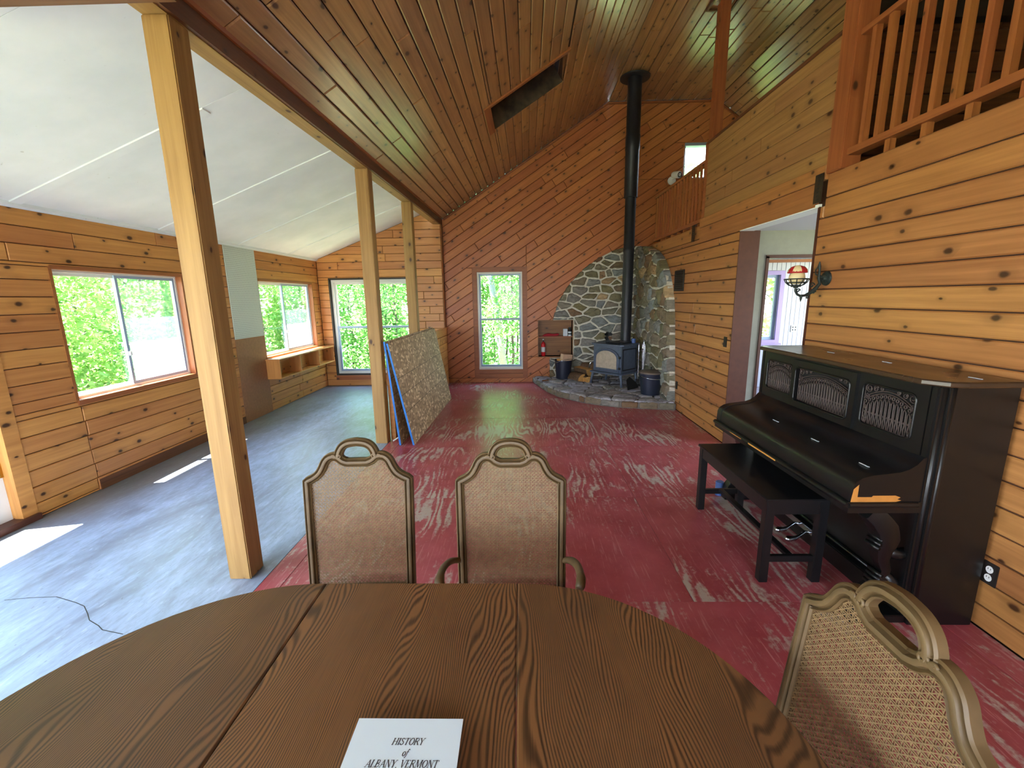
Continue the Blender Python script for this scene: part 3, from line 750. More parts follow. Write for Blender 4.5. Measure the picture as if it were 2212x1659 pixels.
mb = MB(); mb.prism(rect(YB, XRG, YF+.1, 3.6), lambda u, v: fQ(u, v, -.1), lambda u, v: fQ(u, v, 0)); c2 = struct(mb.build('ceiling_ridge', 'backing'))
lay(c2, board_rows(YB, YF, XRG, 3.6, .14, (2.2, 4.6)), fQ, 'pine_ceiling', bev=.008, gap=.004)
mb = MB(); mb.prism(rect(YB, -.10, YF+.1, 2.95), lambda u, v: fD(u, v, -.1), lambda u, v: fD(u, v, 0)); c3 = struct(mb.build('ceiling_loft', 'backing'))
lay(c3, board_rows(YB, YF, 0, 2.9, .14, (2.6, 5.2)), fD, 'pine_ceiling', bev=.008, gap=.004)
# skylight well
sk = MB()
for p in (rect(SKY[0]-.02, SKY[1]-.02, SKY[0], SKY[3]+.02), rect(SKY[2], SKY[1]-.02, SKY[2]+.02, SKY[3]+.02), rect(SKY[0], SKY[1]-.02, SKY[2], SKY[1]), rect(SKY[0], SKY[3], SKY[2], SKY[3]+.02)):
    sk.prism(p, lambda u, v: fT(u, v, -.42), lambda u, v: fT(u, v, .0))
sk = struct(sk.build('window_7', 'plywood'))
mb = MB(); mb.prism(rect(*SKY), lambda u, v: fT(u, v, -.42), lambda u, v: fT(u, v, -.39)); mb.build('cover_board', 'stained', sk)  # added to shut the sun out of the well
for p in (rect(SKY[0]-.03, SKY[1]-.09, SKY[0]+.02, SKY[3]+.03), rect(SKY[0]+.02, SKY[1]-.09, SKY[2]+.02, SKY[1])):
    mb = MB(); mb.prism(p, lambda u, v: fT(u, v, .0), lambda u, v: fT(u, v, .034)); mb.build('casing', 'trim', sk)
mb = MB(); mb.prism(rect(SKY[2]-.012, SKY[1], SKY[2], SKY[3]), lambda u, v: fT(u, v, -.38), lambda u, v: fT(u, v, .012)); mb.build('stained_side', 'mildew', sk)
# roof above
mb = MB()
for q in subtract(rect(YB-.3, .04, YF+.4, SL+.05), rect(*SKY)): mb.prism(q, lambda u, v: fT(u, v, -.2), lambda u, v: fT(u, v, -.11))
mb.prism(rect(YB-.3, XRG, YF+.4, 3.6), lambda u, v: fQ(u, v, -.2), lambda u, v: fQ(u, v, -.11))
mb.prism(rect(YB-.3, -.2, YF+.4, 3.0), lambda u, v: fD(u, v, -.2), lambda u, v: fD(u, v, -.11))
struct(mb.build('roof', 'roof'))

# ------------------------------------------------------------------ right wall, loft, doorway
DO = (3.62, 0, 4.86, 2.36)
wr = struct(holed('wall_right', fR, YB, 0, YF, 2.58, [DO], .11, 'backing'))
zl = [2.587, 2.415, 2.268]
zl += [2.268-.1345*(i+1) for i in range(17)]
zl = [max(z, 0) for z in zl]
rp_ = []
for z1, z0 in zip(zl, zl[1:]):
    if z1-z0 < .02: continue
    cuts = [YB, R.uniform(-1.2, 1.2), 3.57 if z1 > 2.27 else 3.62, R.uniform(5.3, 7.4), YF]
    if z1 <= 2.27 and R.random() < .6: cuts.append(R.uniform(7.4, 8.2))
    cuts = sorted(cuts)
    for a, b in zip(cuts, cuts[1:]): rp_.append(rect(a, z0, b, z1))
LED = rect(3.57, 2.36, 5.93, 2.62)
lay(wr, rp_, fR, 'pine_right', None, [rect(*DO), LED], bev=.007, gap=.004)
mb = plate(rect(3.66, 2.36, 5.93, 2.545), fR, .026, .004, 0, .002); mb.build('ledger', 'pine_right', wr)
mb = plate(rect(3.57, 2.545, 5.93, 2.66), fR, .034, .006, 0, .002); mb.build('ledger_cap', 'pine_right', wr)
# solid part of the loft parapet
lw = holed('wall_loft', fR, 3.55, 2.62, 5.86, 3.53, [], .1, 'backing'); struct(lw)
lay(lw, board_rows(3.55, 5.86, 2.655, 3.53, .128, (1.6, 3)), fR, 'pine_loft', bev=.003, gap=.0015)
mb = MB(); mb.prism(rect(3.55, 3.52, 5.87, 3.55), lambda u, v: fR(u, v, -.12), lambda u, v: fR(u, v, .026)); mb.build('cap', 'stained', lw)
mb = MB(); mb.prism(rect(5.84, 2.62, 5.92, 3.55), lambda u, v: fR(u, v, -.11), lambda u, v: fR(u, v, .02)); mb.build('end_trim', 'trim', lw)
# posts of the loft
mb = MB(); mb.bevbox((2.31, 3.40, 2.58), (2.45, 3.555, 5.16), .006); tag(mb.build('post', 'trim'), 'square post beside the near loft balusters', 'post')
mb = MB(); mb.bevbox((2.44, 6.00, 2.60), (2.56, 6.12, 5.155), .006); pp = tag(mb.build('post', 'trim'), 'post rising from the loft to a trimmed ceiling square', 'post')
mb = MB(); frame_rect(mb, fQ, 5.9, 2.34, 6.22, 2.66, .025, .016, .04); mb.build('ceiling_trim', 'stained', pp)
# loft floor, back, rails
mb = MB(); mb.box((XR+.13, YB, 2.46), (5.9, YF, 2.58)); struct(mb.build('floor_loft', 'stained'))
fO = lambda u, v, w: (5.9-w, u, v)
wo = struct(holed('wall_outer', fO, YB, -.1, YF+.1, 3.62, [(5.6, .8, 7.6, 2.2), (1.5, .8, 4.6, 2.2)], .1, 'hall_white'))  # unseen openings added to light the hall and back room
portal((6.1, 6.6, 1.5), (0, HP, 0), 1.4, 2.0)
portal((6.1, 3.05, 1.5), (0, HP, 0), 1.4, 3.1)
def rail(y0, y1, zb, zt, step, w_, dep, label, dy=0):
    t_ = thing('loft_railing', label, 'railing', (XR+.05, (y0+y1)/2, 2.58))
    o = Vector(t_.location)
    mb = MB(); mb.box((XR+.005, y0, zb), (XR+.09, y1, zb+.045)); mb.build('bottom_rail', 'trim', t_, off=o)
    mb = MB(); mb.box((XR+.0, y0, zt), (XR+.10, y1, zt+.035)); mb.build('top_rail', 'trim', t_, off=o)
    y = y1-.06-dy
    while y > y0+.02:
        mb = MB(); mb.box((XR+.01, y-w_, zb+.045), (XR+.01+dep, y, zt)); mb.build('baluster', 'trim', t_, off=o); y -= step
    k = y1-.3
    while k > y0:
        mb = MB(); mb.box((XR+.03, k-.04, 2.575), (XR+.07, k, zb)); mb.build('rail_block', 'trim', t_, off=o); k -= .26
rail(.6, 3.40, 2.665, 3.42, .1295, .036, .04, 'near loft railing of square balusters above the piano', .03)
rail(5.93, 7.98, 2.625, 3.33, .122, .020, .03, 'far loft railing of thin balusters beside the stone chimney', 0)
# loft partition added to keep light out behind the rails
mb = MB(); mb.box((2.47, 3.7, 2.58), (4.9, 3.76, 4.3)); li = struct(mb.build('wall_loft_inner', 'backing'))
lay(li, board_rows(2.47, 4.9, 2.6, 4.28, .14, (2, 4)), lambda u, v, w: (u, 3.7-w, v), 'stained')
mb = MB(); mb.box((2.48, 3.60, 3.62), (4.8, 3.68, 3.74)); struct(mb.build('trim_5', 'dark_frame'))

# doorway casing and the rooms behind
dw = MB(); dw.prism(rect(DO[2]-.012, 0, DO[2], DO[3]), lambda u, v: fR(u, v, -.19), lambda u, v: fR(u, v, .022)); dw = struct(dw.build('door_2', 'trim_dark'))
mb = MB(); mb.prism(rect(DO[0], 0, DO[0]+.012, DO[3]), lambda u, v: fR(u, v, -.19), lambda u, v: fR(u, v, .022)); mb.build('door_jamb', 'trim_dark', dw)
mb = MB(); mb.prism(rect(DO[0], DO[3]-.004, DO[2], DO[3]+.02), lambda u, v: fR(u, v, -.12), lambda u, v: fR(u, v, .024)); mb.build('door_head', 'panel_white', dw)
hall = MB(); hall.box((XR+.13, .5, 2.40), (5.9, YF, 2.455)); struct(hall.build('ceiling_hall', 'hall_white'))
hf = MB(); hf.box((XR+.09, .5, -.1), (5.9, YF+.1, 0)); struct(hf.build('floor_hall', 'hall_floor'))
IA = 2.82
wa = MB(); wa.box((XR+.13, 5.18, 0), (IA, 5.30, 2.40)); wa.box((IA, 5.18, 2.12), (3.9, 5.30, 2.40)); wa.box((3.9, 5.18, 0), (5.9, 5.30, 2.40)); wa = struct(wa.build('wall_hall', 'plaster'))
for p, q in (((IA-.012, 5.165, 0), (IA+.02, 5.31, 2.12)), ((IA-.012, 5.165, 2.10), (3.92, 5.31, 2.135)), ((3.88, 5.165, 0), (3.92, 5.31, 2.12))):
    mb = MB(); mb.box(p, q); mb.build('door_casing', 'trim_dark', wa)
mb = MB(); mb.box((2.5, .5, 0), (5.9, .6, 2.40)); struct(mb.build('wall_hall_near', 'plaster'))
WB = (3.90, .88, 4.62, 2.03)
fH = lambda u, v, w: (u, 8.0-w, v)
wb = struct(holed('wall_back_room', fH, XR+.13, 0, 5.9, 2.42, [WB], .1, 'hall_white'))
x = XR+.2
while x < 5.85:
    for q in subtract(rect(x, .0, x+.08, 2.4), rect(WB[0]-.07, WB[1]-.07, WB[2]+.07, WB[3]+.07)):
        mb = plate(q, fH, .01, .006, HP, .001, 0)
        if mb: mb.build('bead_board', 'hall_white', wb)
    x += .08
mb = MB(); frame_rect(mb, fH, WB[0]-.07, WB[1]-.07, WB[2]+.07, WB[3]+.07, .07, 0, .03); w8 = struct(mb.build('window_8', 'purple'))
mb = MB(); frame_rect(mb, fH, *WB, .05, -.08, -.03); s8 = mb.build('sash', 'alu_blue', w8); pane(fH, WB[0]+.05, WB[1]+.05, WB[2]-.05, WB[3]-.05, -.06, 'glass', s8)
mb = MB(); mb.box((WB[0]-.1, 7.93, WB[1]-.09), (WB[2]+.1, 8.0, WB[1]-.06)); mb.build('window_sill', 'purple', w8)
mb = MB(); mb.box((XR+.13, 7.97, 2.24), (5.9, 8.0, 2.29)); struct(mb.build('trim_6', 'trim'))
portal((4.26, 8.25, 1.45), (-HP, 0, 0), .8, 1.2)

# unseen wall behind the camera, its glazing sized to light the room
WBK = (-1.0, .7, 1.2, 2.5); WBS = (-3.85, .1, -1.75, 2.4)
bw = struct(holed('wall_back', fB, XL-.13, 0, 6.0, 5.4, [WBK, WBS], .12, 'pine_right'))
for nm, q in (('window_9', WBK), ('window_10', WBS)):
    mb = MB(); frame_rect(mb, fB, *q, .06, -.1, -.03)
    mb.prism(rect((q[0]+q[2])/2-.04, q[1]+.06, (q[0]+q[2])/2+.04, q[3]-.06), lambda x, y: fB(x, y, -.09), lambda x, y: fB(x, y, -.03))
    o = struct(mb.build(nm, 'alu')); pane(fB, q[0]+.06, q[1]+.06, q[2]-.06, q[3]-.06, -.06, 'glass', o)

# ------------------------------------------------------------------ sunroom fittings
mb = MB(); mb.prism(rect(5.885, 1.19, 6.565, 2.46), lambda u, v: fL(u, v, .018), lambda u, v: fL(u, v, .026)); tag(mb.build('pegboard', 'peg'), 'white perforated pegboard on the wall between the sunroom windows', 'pegboard')
sh = thing('wall_shelf', 'low open wooden shelf box under the second sunroom window', 'shelf', (-3.82, 7.5, .52)); o = Vector(sh.location)
SX0, SX1, SY0, SY1, SZ0, SZ1 = XL+.004, XL+.215, 6.53, 8.50, .515, .825
for nm, a, b in (('top', (SX0, SY0-.01, SZ1-.018), (SX1+.01, SY1, SZ1)), ('bottom', (SX0, SY0, SZ0), (SX1, SY1, SZ0+.018)), ('end_panel', (SX0, SY0, SZ0+.018), (SX1, SY0+.018, SZ1-.018)), ('end_panel', (SX0, SY1-.018, SZ0+.018), (SX1, SY1, SZ1-.018)),
                 ('divider', (SX0, 7.17, SZ0+.018), (SX1, 7.188, SZ1-.018)), ('divider', (SX0, 7.85, SZ0+.018), (SX1, 7.868, SZ1-.018)), ('back_panel', (SX0, SY0+.018, SZ0+.018), (SX0+.01, SY1-.018, SZ1-.018))):
    mb = MB(); mb.box(a, b); mb.build(nm, 'pine_left', sh, off=o)

# ------------------------------------------------------------------ strand boards leaning on the knee wall
def osb(xb0, xt, label):
    t = thing('strand_board', label, 'board', (xb0, 6.1, 0), -.025, 'strand boards leaning on the low wall'); hgt = 1.235
    dx = xt-xb0; a = math.asin(-dx/hgt); mt = Matrix.Rotation(-a, 4, 'Y')
    th = .019
    mb = MB(); mb.box((-th, -1.22, 0), (0, 1.22, hgt))
    pb = MB()
    for q in range(1): pb.prism(rect(-1.212, .0, 1.22, hgt), lambda u, v: mt @ Vector((-th, u, v)), lambda u, v: mt @ Vector((0, u, v)))
    pb.build('panel', 'osb', t)
    eb = MB()
    for x0, x1 in ((-th, -.012), (-.008, 0)): eb.box((x0, -1.222, 0), (x1, -1.2121, hgt), mt)
    eb.box((-.0118, -1.218, 0), (-.0082, -1.2122, hgt), mt)
    eb.build('painted_edge', 'foam_blue', t)
    return t
osb(-1.405, -1.513, 'strand board with blue edge, behind the other leaning board')
osb(-1.245, -1.482, 'strand board with blue edge, in front of the other leaning board')
mb = MB(); mb.tube([(-1.56, 4.98, .02), (-1.46, 5.05, .075)], .008, 6); tag(mb.build('white_stick', 'white'), 'short white stick on the floor by the strand boards', 'stick')

# ------------------------------------------------------------------ stone fireplace corner
arcF = [(.565, 0), (.565, .50), (.62, .50), (.62, 1.20), (.64, 1.27), (.74, 1.63), (.965, 1.98), (1.236, 2.25), (1.50, 2.44), (1.765, 2.57), (2.05, 2.64), (XR-.001, 2.66), (XR-.001, 0)]
arcR = [(6.42, 0), (6.62, 1.28), (6.70, 1.62), (6.82, 1.86), (6.98, 2.08), (7.2, 2.27), (7.55, 2.45), (8.0, 2.57), (8.4, 2.62), (YF, 2.64), (YF, 0)]
fFs = lambda u, v, w: (u, YF-w, v)
fRs = lambda u, v, w: (XR-w, u, v)
def voronoi(sites, bound, sx):
    """cells of sites in a stretched metric, bound convex ccw"""
    out = []
    for i, (x, y) in enumerate(sites):
        c = list(bound)
        for j, (p, q) in enumerate(sites):
            if i == j or abs(p-x)*sx > .9 or abs(q-y) > .9: continue
            a, b = (p-x)*sx*sx, q-y; mx, my = (p+x)/2, (q+y)/2
            c = clip(c, a, b, a*mx+b*my)
            if len(c) < 3: break
        if len(c) > 2: out.append(c)
    return out
def stone_mesh(poly, fn, base, h, rnd, gap=.011, rough=.012, mname=False):
    p = shrink(poly, gap)
    if len(p) < 3 or area(p) < .0012: return None
    # round and roughen the outline
    pts = []
    n = len(p)
    for i in range(n):
        a, b = Vector(p[i]), Vector(p[(i+1) % n]); l = (b-a).length
        k = max(1, min(4, int(l/.06)))
        r = min(.018, l*.25)/l if l > 0 else 0
        ts = [r]+[r+(1-2*r)*(s/(k)) for s in range(1, k)]+[1-r]
        for t_ in ts:
            q = a+(b-a)*t_; nn = Vector((-(b-a).y, (b-a).x)).normalized()
            q = q+nn*rnd.uniform(-.002, .012)*(1 if 0 < t_ < 1 else 0); pts.append((q.x, q.y))
    cx = sum(q[0] for q in pts)/len(pts); cy_ = sum(q[1] for q in pts)/len(pts)
    tl = (rnd.uniform(-1, 1)*rough*8, rnd.uniform(-1, 1)*rough*8)
    lev = lambda q, f: h*f+(q[0]-cx)*tl[0]+(q[1]-cy_)*tl[1]
    ring = lambda s: [(cx+(q[0]-cx)*s, cy_+(q[1]-cy_)*s) for q in pts]
    R0, R1, R2, R3 = pts, ring(.97), ring(.86), ring(.45)
    h1 = [lev(q, .55)+rnd.uniform(-1, 1)*rough*.3 for q in R1]; h2 = [lev(q, .95)+rnd.uniform(-1, 1)*rough for q in R2]; h3 = [lev(q, 1.05)+rnd.uniform(-1, 1)*rough for q in R3]
    mb = MB(); m_ = len(pts)
    lv = [[fn(*q, base-(.08 if base > .05 and mname else .03)) for q in R0], [fn(*q, base+max(x, .002)) for q, x in zip(R1, h1)], [fn(*q, base+max(x, .006)) for q, x in zip(R2, h2)], [fn(*q, base+max(x, .008)) for q, x in zip(R3, h3)]]
    for A, B in zip(lv, lv[1:]):
        for i in range(m_):
            j = (i+1) % m_; mb.face([A[i], A[j], B[j], B[i]])
    c = fn(cx, cy_, base+max(.008, h*1.05))
    for i in range(m_): mb.face([lv[3][i], lv[3][(i+1) % m_], c])
    return mb
rs = random.Random(5)
def stones(parent, conv_list, fn, bnd, dx, dy, base, h, mat='stone', sx=.62, holes=(), name='stone', gap=.011, rough=.012, jit=.42):
    u0, v0, u1, v1 = bnd; sites = []; row = 0; v = v0+dy*.3
    while v < v1+dy:
        u = u0+(dx*.5 if row % 2 else 0)-rs.uniform(0, dx*.5)
        while u < u1+dx:
            sites.append((u+rs.uniform(-.2, .2)*dx, v+rs.uniform(-jit, jit)*dy*(.5 if rs.random() < .7 else 1.1))); u += dx*rs.choice((.5, .7, 1.0, 1.5, 1.8))
        v += dy; row += 1
    for c in voronoi(sites, rect(u0-.3, v0-.3, u1+.3, v1+.3), sx):
        for cv in conv_list:
            q = inter(c, cv); qs = [q] if len(q) > 2 else []
            for hh in holes: qs = [z for x in qs for z in subtract(x, hh)]
            for z in qs:
                z = clean(z, .01)
                if len(z) < 3: continue
                mb = stone_mesh(z, fn, base, h*rs.uniform(.7, 1.3), rs, gap*rs.uniform(.6, 1.3), rough, name == 'stone')
                if mb: mb.build(name, mat, parent, smooth=50)
convF = [(.565, 0), (XR-.001, 0), (XR-.001, 2.66), (2.05, 2.64), (1.765, 2.57), (1.50, 2.44), (1.236, 2.25), (.965, 1.98), (.74, 1.63), (.62, 1.24), (.565, .9)]
convR = [(6.42, .0), (YF-.08, 0), (YF-.08, 2.62), (8.4, 2.61), (8.0, 2.56), (7.55, 2.44), (7.2, 2.27), (6.98, 2.08), (6.82, 1.86), (6.70, 1.62), (6.62, 1.28)]
fp = thing('stone_fireplace', 'curved fieldstone fire wall with pale mortar filling the corner behind the stove', 'fireplace', (1.9, 8.4, 0)); FO = Vector(fp.location)
nih = rect(NI[0]-.03, NI[1]-.02, NI[2]+.012, NI[3]+.015)
mb = MB()
for q in subtract(shrink(convF, .022), nih): mb.prism(q, lambda u, v: fFs(u, v, .018), lambda u, v: fFs(u, v, .085))
mb.prism(shrink(convR, .022), lambda u, v: fRs(u, v, .001), lambda u, v: fRs(u, v, .085))
mb.build('mortar', 'mortar', fp, off=FO)
oF = lambda fn: (lambda u, v, w: tuple(Vector(fn(u, v, w))-FO))
stones(fp, [convF], oF(fFs), (.4, 0, XR-.09, 2.7), .25, .15, .085, .034, holes=[nih], sx=.5, gap=.009)
stones(fp, [convR], oF(fRs), (6.4, 0, YF-.08, 2.7), .26, .19, .085, .04, sx=.75, gap=.011)
HZ = .125; HT = .134
hp_ = [(.25, YF-.02), (.31, 8.39), (.48, 7.72), (.62, 7.38), (.81, 7.11), (1.03, 6.87), (1.27, 6.69), (1.54, 6.56), (1.80, 6.48), (2.08, 6.42), (XR-.02, 6.37), (XR-.02, YF-.02)]
he = thing('hearth', 'raised curved slate hearth under the stove', 'hearth', (1.5, 7.6, 0)); HO = Vector(he.location)
mb = MB(); mb.prism(hp_, lambda x, y: (x, y, 0), lambda x, y: (x, y, HZ-.03)); mb.build('mortar_bed', 'mortar_grey', he, off=HO)
fHt = lambda u, v, w: (u-HO.x, v-HO.y, w)
stones(he, [hp_], fHt, (.2, 6.3, XR, YF), .30, .24, HZ-.03, .028, 'flag', .85, name='flagstone', gap=.006, rough=.003)
for a, b in zip(hp_[:-2], hp_[1:-1]):
    A, B = Vector(a), Vector(b); L = (B-A).length; d = (B-A)/L; n = Vector((d.y, -d.x)); n = -n if n.dot(Vector((1.7, 8))-A) > 0 else n
    s = 0
    while s < L-.02:
        e = min(L, s+rs.uniform(.16, .3))
        if L-e < .1: e = L
        fn = lambda u, v, w, A=A, d=d, n=n: tuple(Vector(((A+d*u+n*(w))[0], (A+d*u+n*(w))[1], v))-HO)
        k1, k2 = rs.uniform(-.012, .008), rs.uniform(-.012, .008)
        mbb = stone_mesh([(s, .002), (e, .002), (e, HZ-.012+k1), (s, HZ-.012+k2)], fn, -.004, rs.uniform(.012, .032), rs, rs.uniform(.002, .005), .007)
        if mbb: mbb.build('edge_stone', 'stone', he, smooth=50)
        s = e

# ------------------------------------------------------------------ wood stove
SA = math.atan2(-.74, .67)
st = thing('wood_stove', 'blue-black cast iron wood stove with arched glass door on the hearth', 'stove', (1.505, 7.65, HT), SA)
for sx_ in (-1, 1):
    for yy in (.03, .48):
        mb = MB(); mb.tube([(sx_*.31, yy, .235), (sx_*.30, yy, .19), (sx_*.325, yy-.01, .10), (sx_*.335, yy-.015, .0)], [.034, .028, .02, .024], 8); mb.build('leg', 'iron', st, smooth=True)
mb = MB(); mb.bevbox((-.30, .03, .235), (.30, .52, .72), .008); body = mb.build('body', 'iron', st)
mb = MB(); mb.prism([(-.345, .02), (-.345, .54), (.345, .54), (.345, .02), (.30, -.06), (-.30, -.06)], lambda x, y: (x, y, .215), lambda x, y: (x, y, .24)); mb.build('ash_lip', 'iron', st)
mb = MB(); mb.prism([(-.35, .03), (-.30, -.02), (.30, -.02), (.35, .03), (.35, .52), (.30, .58), (-.30, .58), (-.35, .52)], lambda x, y: (x, y, .72), lambda x, y: (x, y, .742)); mb.build('top_plate', 'iron', st)
def arch(wd, h0, h1, n=14):
    return [(-wd, h0), (wd, h0)]+[(wd*math.cos(a), h1+(.62*wd)*math.sin(a)) for a in [math.pi*i/n for i in range(n+1)]]
dpts = arch(.27, .265, .50); gpts = arch(.225, .305, .49)
mb = MB(); mb.prism(dpts, lambda x, z: (x, .04, z), lambda x, z: (x, .012, z)); door = mb.build('door', 'iron', st)
for rad, wd, h0, h1 in ((.012, .262, .27, .50), (.010, .230, .30, .49)):
    a = arch(wd, h0, h1); mb = MB(); mb.tube([(x, .010, z) for x, z in a+[a[0]]], rad, 6, False); mb.build('door_bead', 'iron', door, smooth=True)
mb = MB(); mb.prism(gpts, lambda x, z: (x, .013, z), lambda x, z: (x, .0085, z)); mb.build('door_glass', 'stove_glass', door)
for zz in (.33, .52):
    mb = MB(); mb.bevbox((.262, -.006, zz-.02), (.30, .02, zz+.02), .004); mb.build('hinge', 'iron_dark', st)
mb = MB(); mb.tube([(-.27, 0, .40), (-.29, -.04, .40), (-.31, -.05, .37), (-.325, -.055, .30)], [.01, .01, .012, .014], 8); mb.build('door_handle', 'chrome', st, smooth=True)
for sx_ in (-1, 1):
    mb = MB(); frame_rect(mb, lambda u, v, w: (sx_*(.30+w), u, v), .07, .28, .48, .66, .018, 0, .009); mb.build('side_bead', 'iron_dark', st)
for i in range(10):
    x = -.05+i*.026; mb = MB(); mb.bevbox((x, .05, .742), (x+.012, .13, .765), .002); mb.build('grate_bar', 'iron_dark', st)
mb = MB(); mb.bevbox((-.10, .14, .742), (.24, .44, .762), .008); mb.build('griddle', 'iron_dark', st)
PX, PY = 1.885, 7.83
pp = thing('stovepipe', 'tall black stovepipe running from the stove to the ceiling', 'pipe', (PX, PY, .89))
mb = MB(); mb.lathe([(.0, .0), (.105, .0), (.105, .02), (.09, .03), (.09, 1.55), (.096, 1.56), (.096, 1.60), (.09, 1.61), (.09, 2.5), (.0, 2.5)], n=28); mb.build('lower_pipe', 'pipe', pp, smooth=40)
mb = MB(); mb.lathe([(.0, 2.44), (.112, 2.44), (.112, 3.17), (.118, 3.18), (.118, 3.4), (.112, 3.41), (.112, 4.255), (.0, 4.255)], n=28); mb.build('insulated_pipe', 'pipe', pp, smooth=40)
mb = MB(); mb.lathe([(.0, 4.243), (.235, 4.243), (.24, 4.258), (.0, 4.258)], n=36); mb.build('ceiling_flange', 'pipe', pp, smooth=40)
# fan on the stove
fo = Vector((1.56, 7.80, HT+.742))
fan = thing('stove_fan', 'small black heat fan standing on the stove top', 'fan', fo)
mb = MB(); mb.bevbox((-.035, -.02, 0), (.035, .03, .05), .006); mb.build('foot', 'iron_dark', fan)
mb = MB(); mb.bevbox((-.022, .0, .05), (.022, .025, .20), .005); mb.build('stand', 'iron_dark', fan)
for k in range(4):
    a = math.pi/4+k*HP; mt = Matrix.Translation((0, -.02, .13)) @ Matrix.Rotation(a, 4, 'Y') @ Matrix.Rotation(.5, 4, 'X')
    mb = MB(); pl = [(-.012, .012), (.012, .012), (.034, .06), (.026, .088), (-.026, .088), (-.034, .06)]
    mb.prism(pl, lambda x, z: mt @ Vector((x, -.001, z)), lambda x, z: mt @ Vector((x, .001, z))); mb.build('blade', 'chrome' if k % 2 else 'iron_dark', fan)
mb = MB(); mb.lathe([(0, .0), (.036, .0), (.036, .075), (.032, .075), (.032, .01), (0, .01)], n=18); mg = tag(mb.build('mug', 'blue_can'), 'small pale blue mug on the back of the stove', 'mug'); mg.location = (2.02, 7.79, HT+.742)

# ------------------------------------------------------------------ hearth tools
def pail(name, label, loc, r0, r1, h, lid, bail):
    t = thing(name, label, 'bucket', loc)
    mb = MB(); mb.lathe([(0, 0), (r0, 0), (r1, h), (r1+.008, h), (r1+.008, h-.012), (r1-.004, h-.012), (r0-.006, .012), (0, .012)], n=28); mb.build('body', 'bucket', t, smooth=40)
    if lid:
        mb = MB(); mb.lathe([(r1+.012, h-.015), (r1+.014, h+.008), (r1-.02, h+.02), (0, h+.032)], n=28); l = mb.build('lid', 'bucket_lid', t, smooth=40)
        mb = MB(); mb.lathe([(.008, h+.03), (.010, h+.06), (.02, h+.075), (0, h+.085)], n=12); mb.build('knob', 'iron_dark', l, smooth=True)
    pts = []
    for i in range(17):
        a = math.pi*i/16; p = Vector((-math.cos(a)*(r1+.012), 0, math.sin(a)*(r1+.03)))
        p = Matrix.Rotation(bail[0], 4, 'X') @ p; p = Matrix.Rotation(bail[1], 4, 'Z') @ p; pts.append(p+Vector((0, 0, h-.05)))
    mb = MB(); mb.tube(pts, .004, 6); mb.build('bail_handle', 'chrome', t, smooth=True)
    return t
pail('ash_bucket', 'dark lidded ash bucket at the right end of the hearth', (2.10, 6.93, HT), .15, .185, .36, True, (1.75, .3))
pail('kindling_bucket', 'dark open bucket holding a wood block, left of the stove', (.83, 8.42, HT), .14, .17, .36, False, (1.15, .5))
mb = MB(); mb.bevbox((-.10, -.06, .0), (.10, .06, .455), .004, Matrix.Translation((.84, 8.42, HT+.02)) @ Matrix.Rotation(.12, 4, 'Y') @ Matrix.Rotation(.4, 4, 'Z')); tag(mb.build('wood_block', 'pale_wood'), 'pale wood block standing in the open bucket', 'wood')
mb = MB(); mb.bevbox((-.04, -.04, .0), (.04, .04, .36), .004, Matrix.Translation((.78, 8.47, HT+.02)) @ Matrix.Rotation(-.1, 4, 'Y')); tag(mb.build('wood_block', 'log_wood'), 'smaller wood offcut behind the block in the open bucket', 'wood')
def log(loc, L, r, rz, ry, roll, label):
    t = thing('firewood_log', label, 'firewood', loc, 0, 'firewood piled beside the stove'); mt = Matrix.Rotation(rz, 4, 'Z') @ Matrix.Rotation(ry, 4, 'Y') @ Matrix.Rotation(roll, 4, 'X')
    n = 8; arc = [(r*math.cos(a), r*math.sin(a)) for a in [-.75+1.5*i/n for i in range(n+1)]]
    ring = lambda x: [mt @ Vector((x, -r*.75+.0, -.0))]+[mt @ Vector((x, p[0]-r*.75+0, p[1]*1.0)) for p in arc]
    a, b = ring(-L/2), ring(L/2); mb = MB()
    k = len(a)
    for i in range(k):
        j = (i+1) % k; mb.face([a[i], a[j], b[j], b[i]], None, 0 if 0 < i < k-1 else 1)
    mb.face(a[::-1], None, 1); mb.face(b, None, 1)
    mb.build('split_log', ['log_bark', 'log_wood'], t)
log((1.05, 8.20, HT+.075), .34, .15, -1.05, .0, 2.2, 'split log lowest in the pile, squared face towards the room')
log((1.20, 8.36, HT+.12), .36, .17, -.95, .05, 3.9, 'bark covered split log in the middle of the pile')
log((1.33, 8.44, HT+.22), .34, .13, -.7, -.05, 2.6, 'pale split log on top of the pile next to the stove')
log((1.22, 8.15, HT+.06), .30, .12, -1.15, .0, 1.3, 'split log half hidden under the stove')
tl = thing('fire_tools', 'chrome fireplace tool set on a stand in front of the stone wall', 'fire tools', (2.16, 7.62, HT))
mb = MB(); mb.lathe([(0, 0), (.085, 0), (.08, .015), (.02, .025), (0, .025)], n=20); mb.build('base', 'iron_dark', tl, smooth=40)
mb = MB(); mb.tube([(0, 0, .02), (0, 0, .78)], .009, 8); mb.sphere((0, 0, .80), .02); mb.tube([(-.09, 0, .60), (-.05, 0, .63), (0, 0, .66), (.05, 0, .63), (.09, 0, .60)], .007, 6); mb.tube([(0, -.07, .61), (0, -.03, .645), (0, .03, .645), (0, .07, .61)], .007, 6); mb.build('stand', 'chrome', tl, smooth=40)
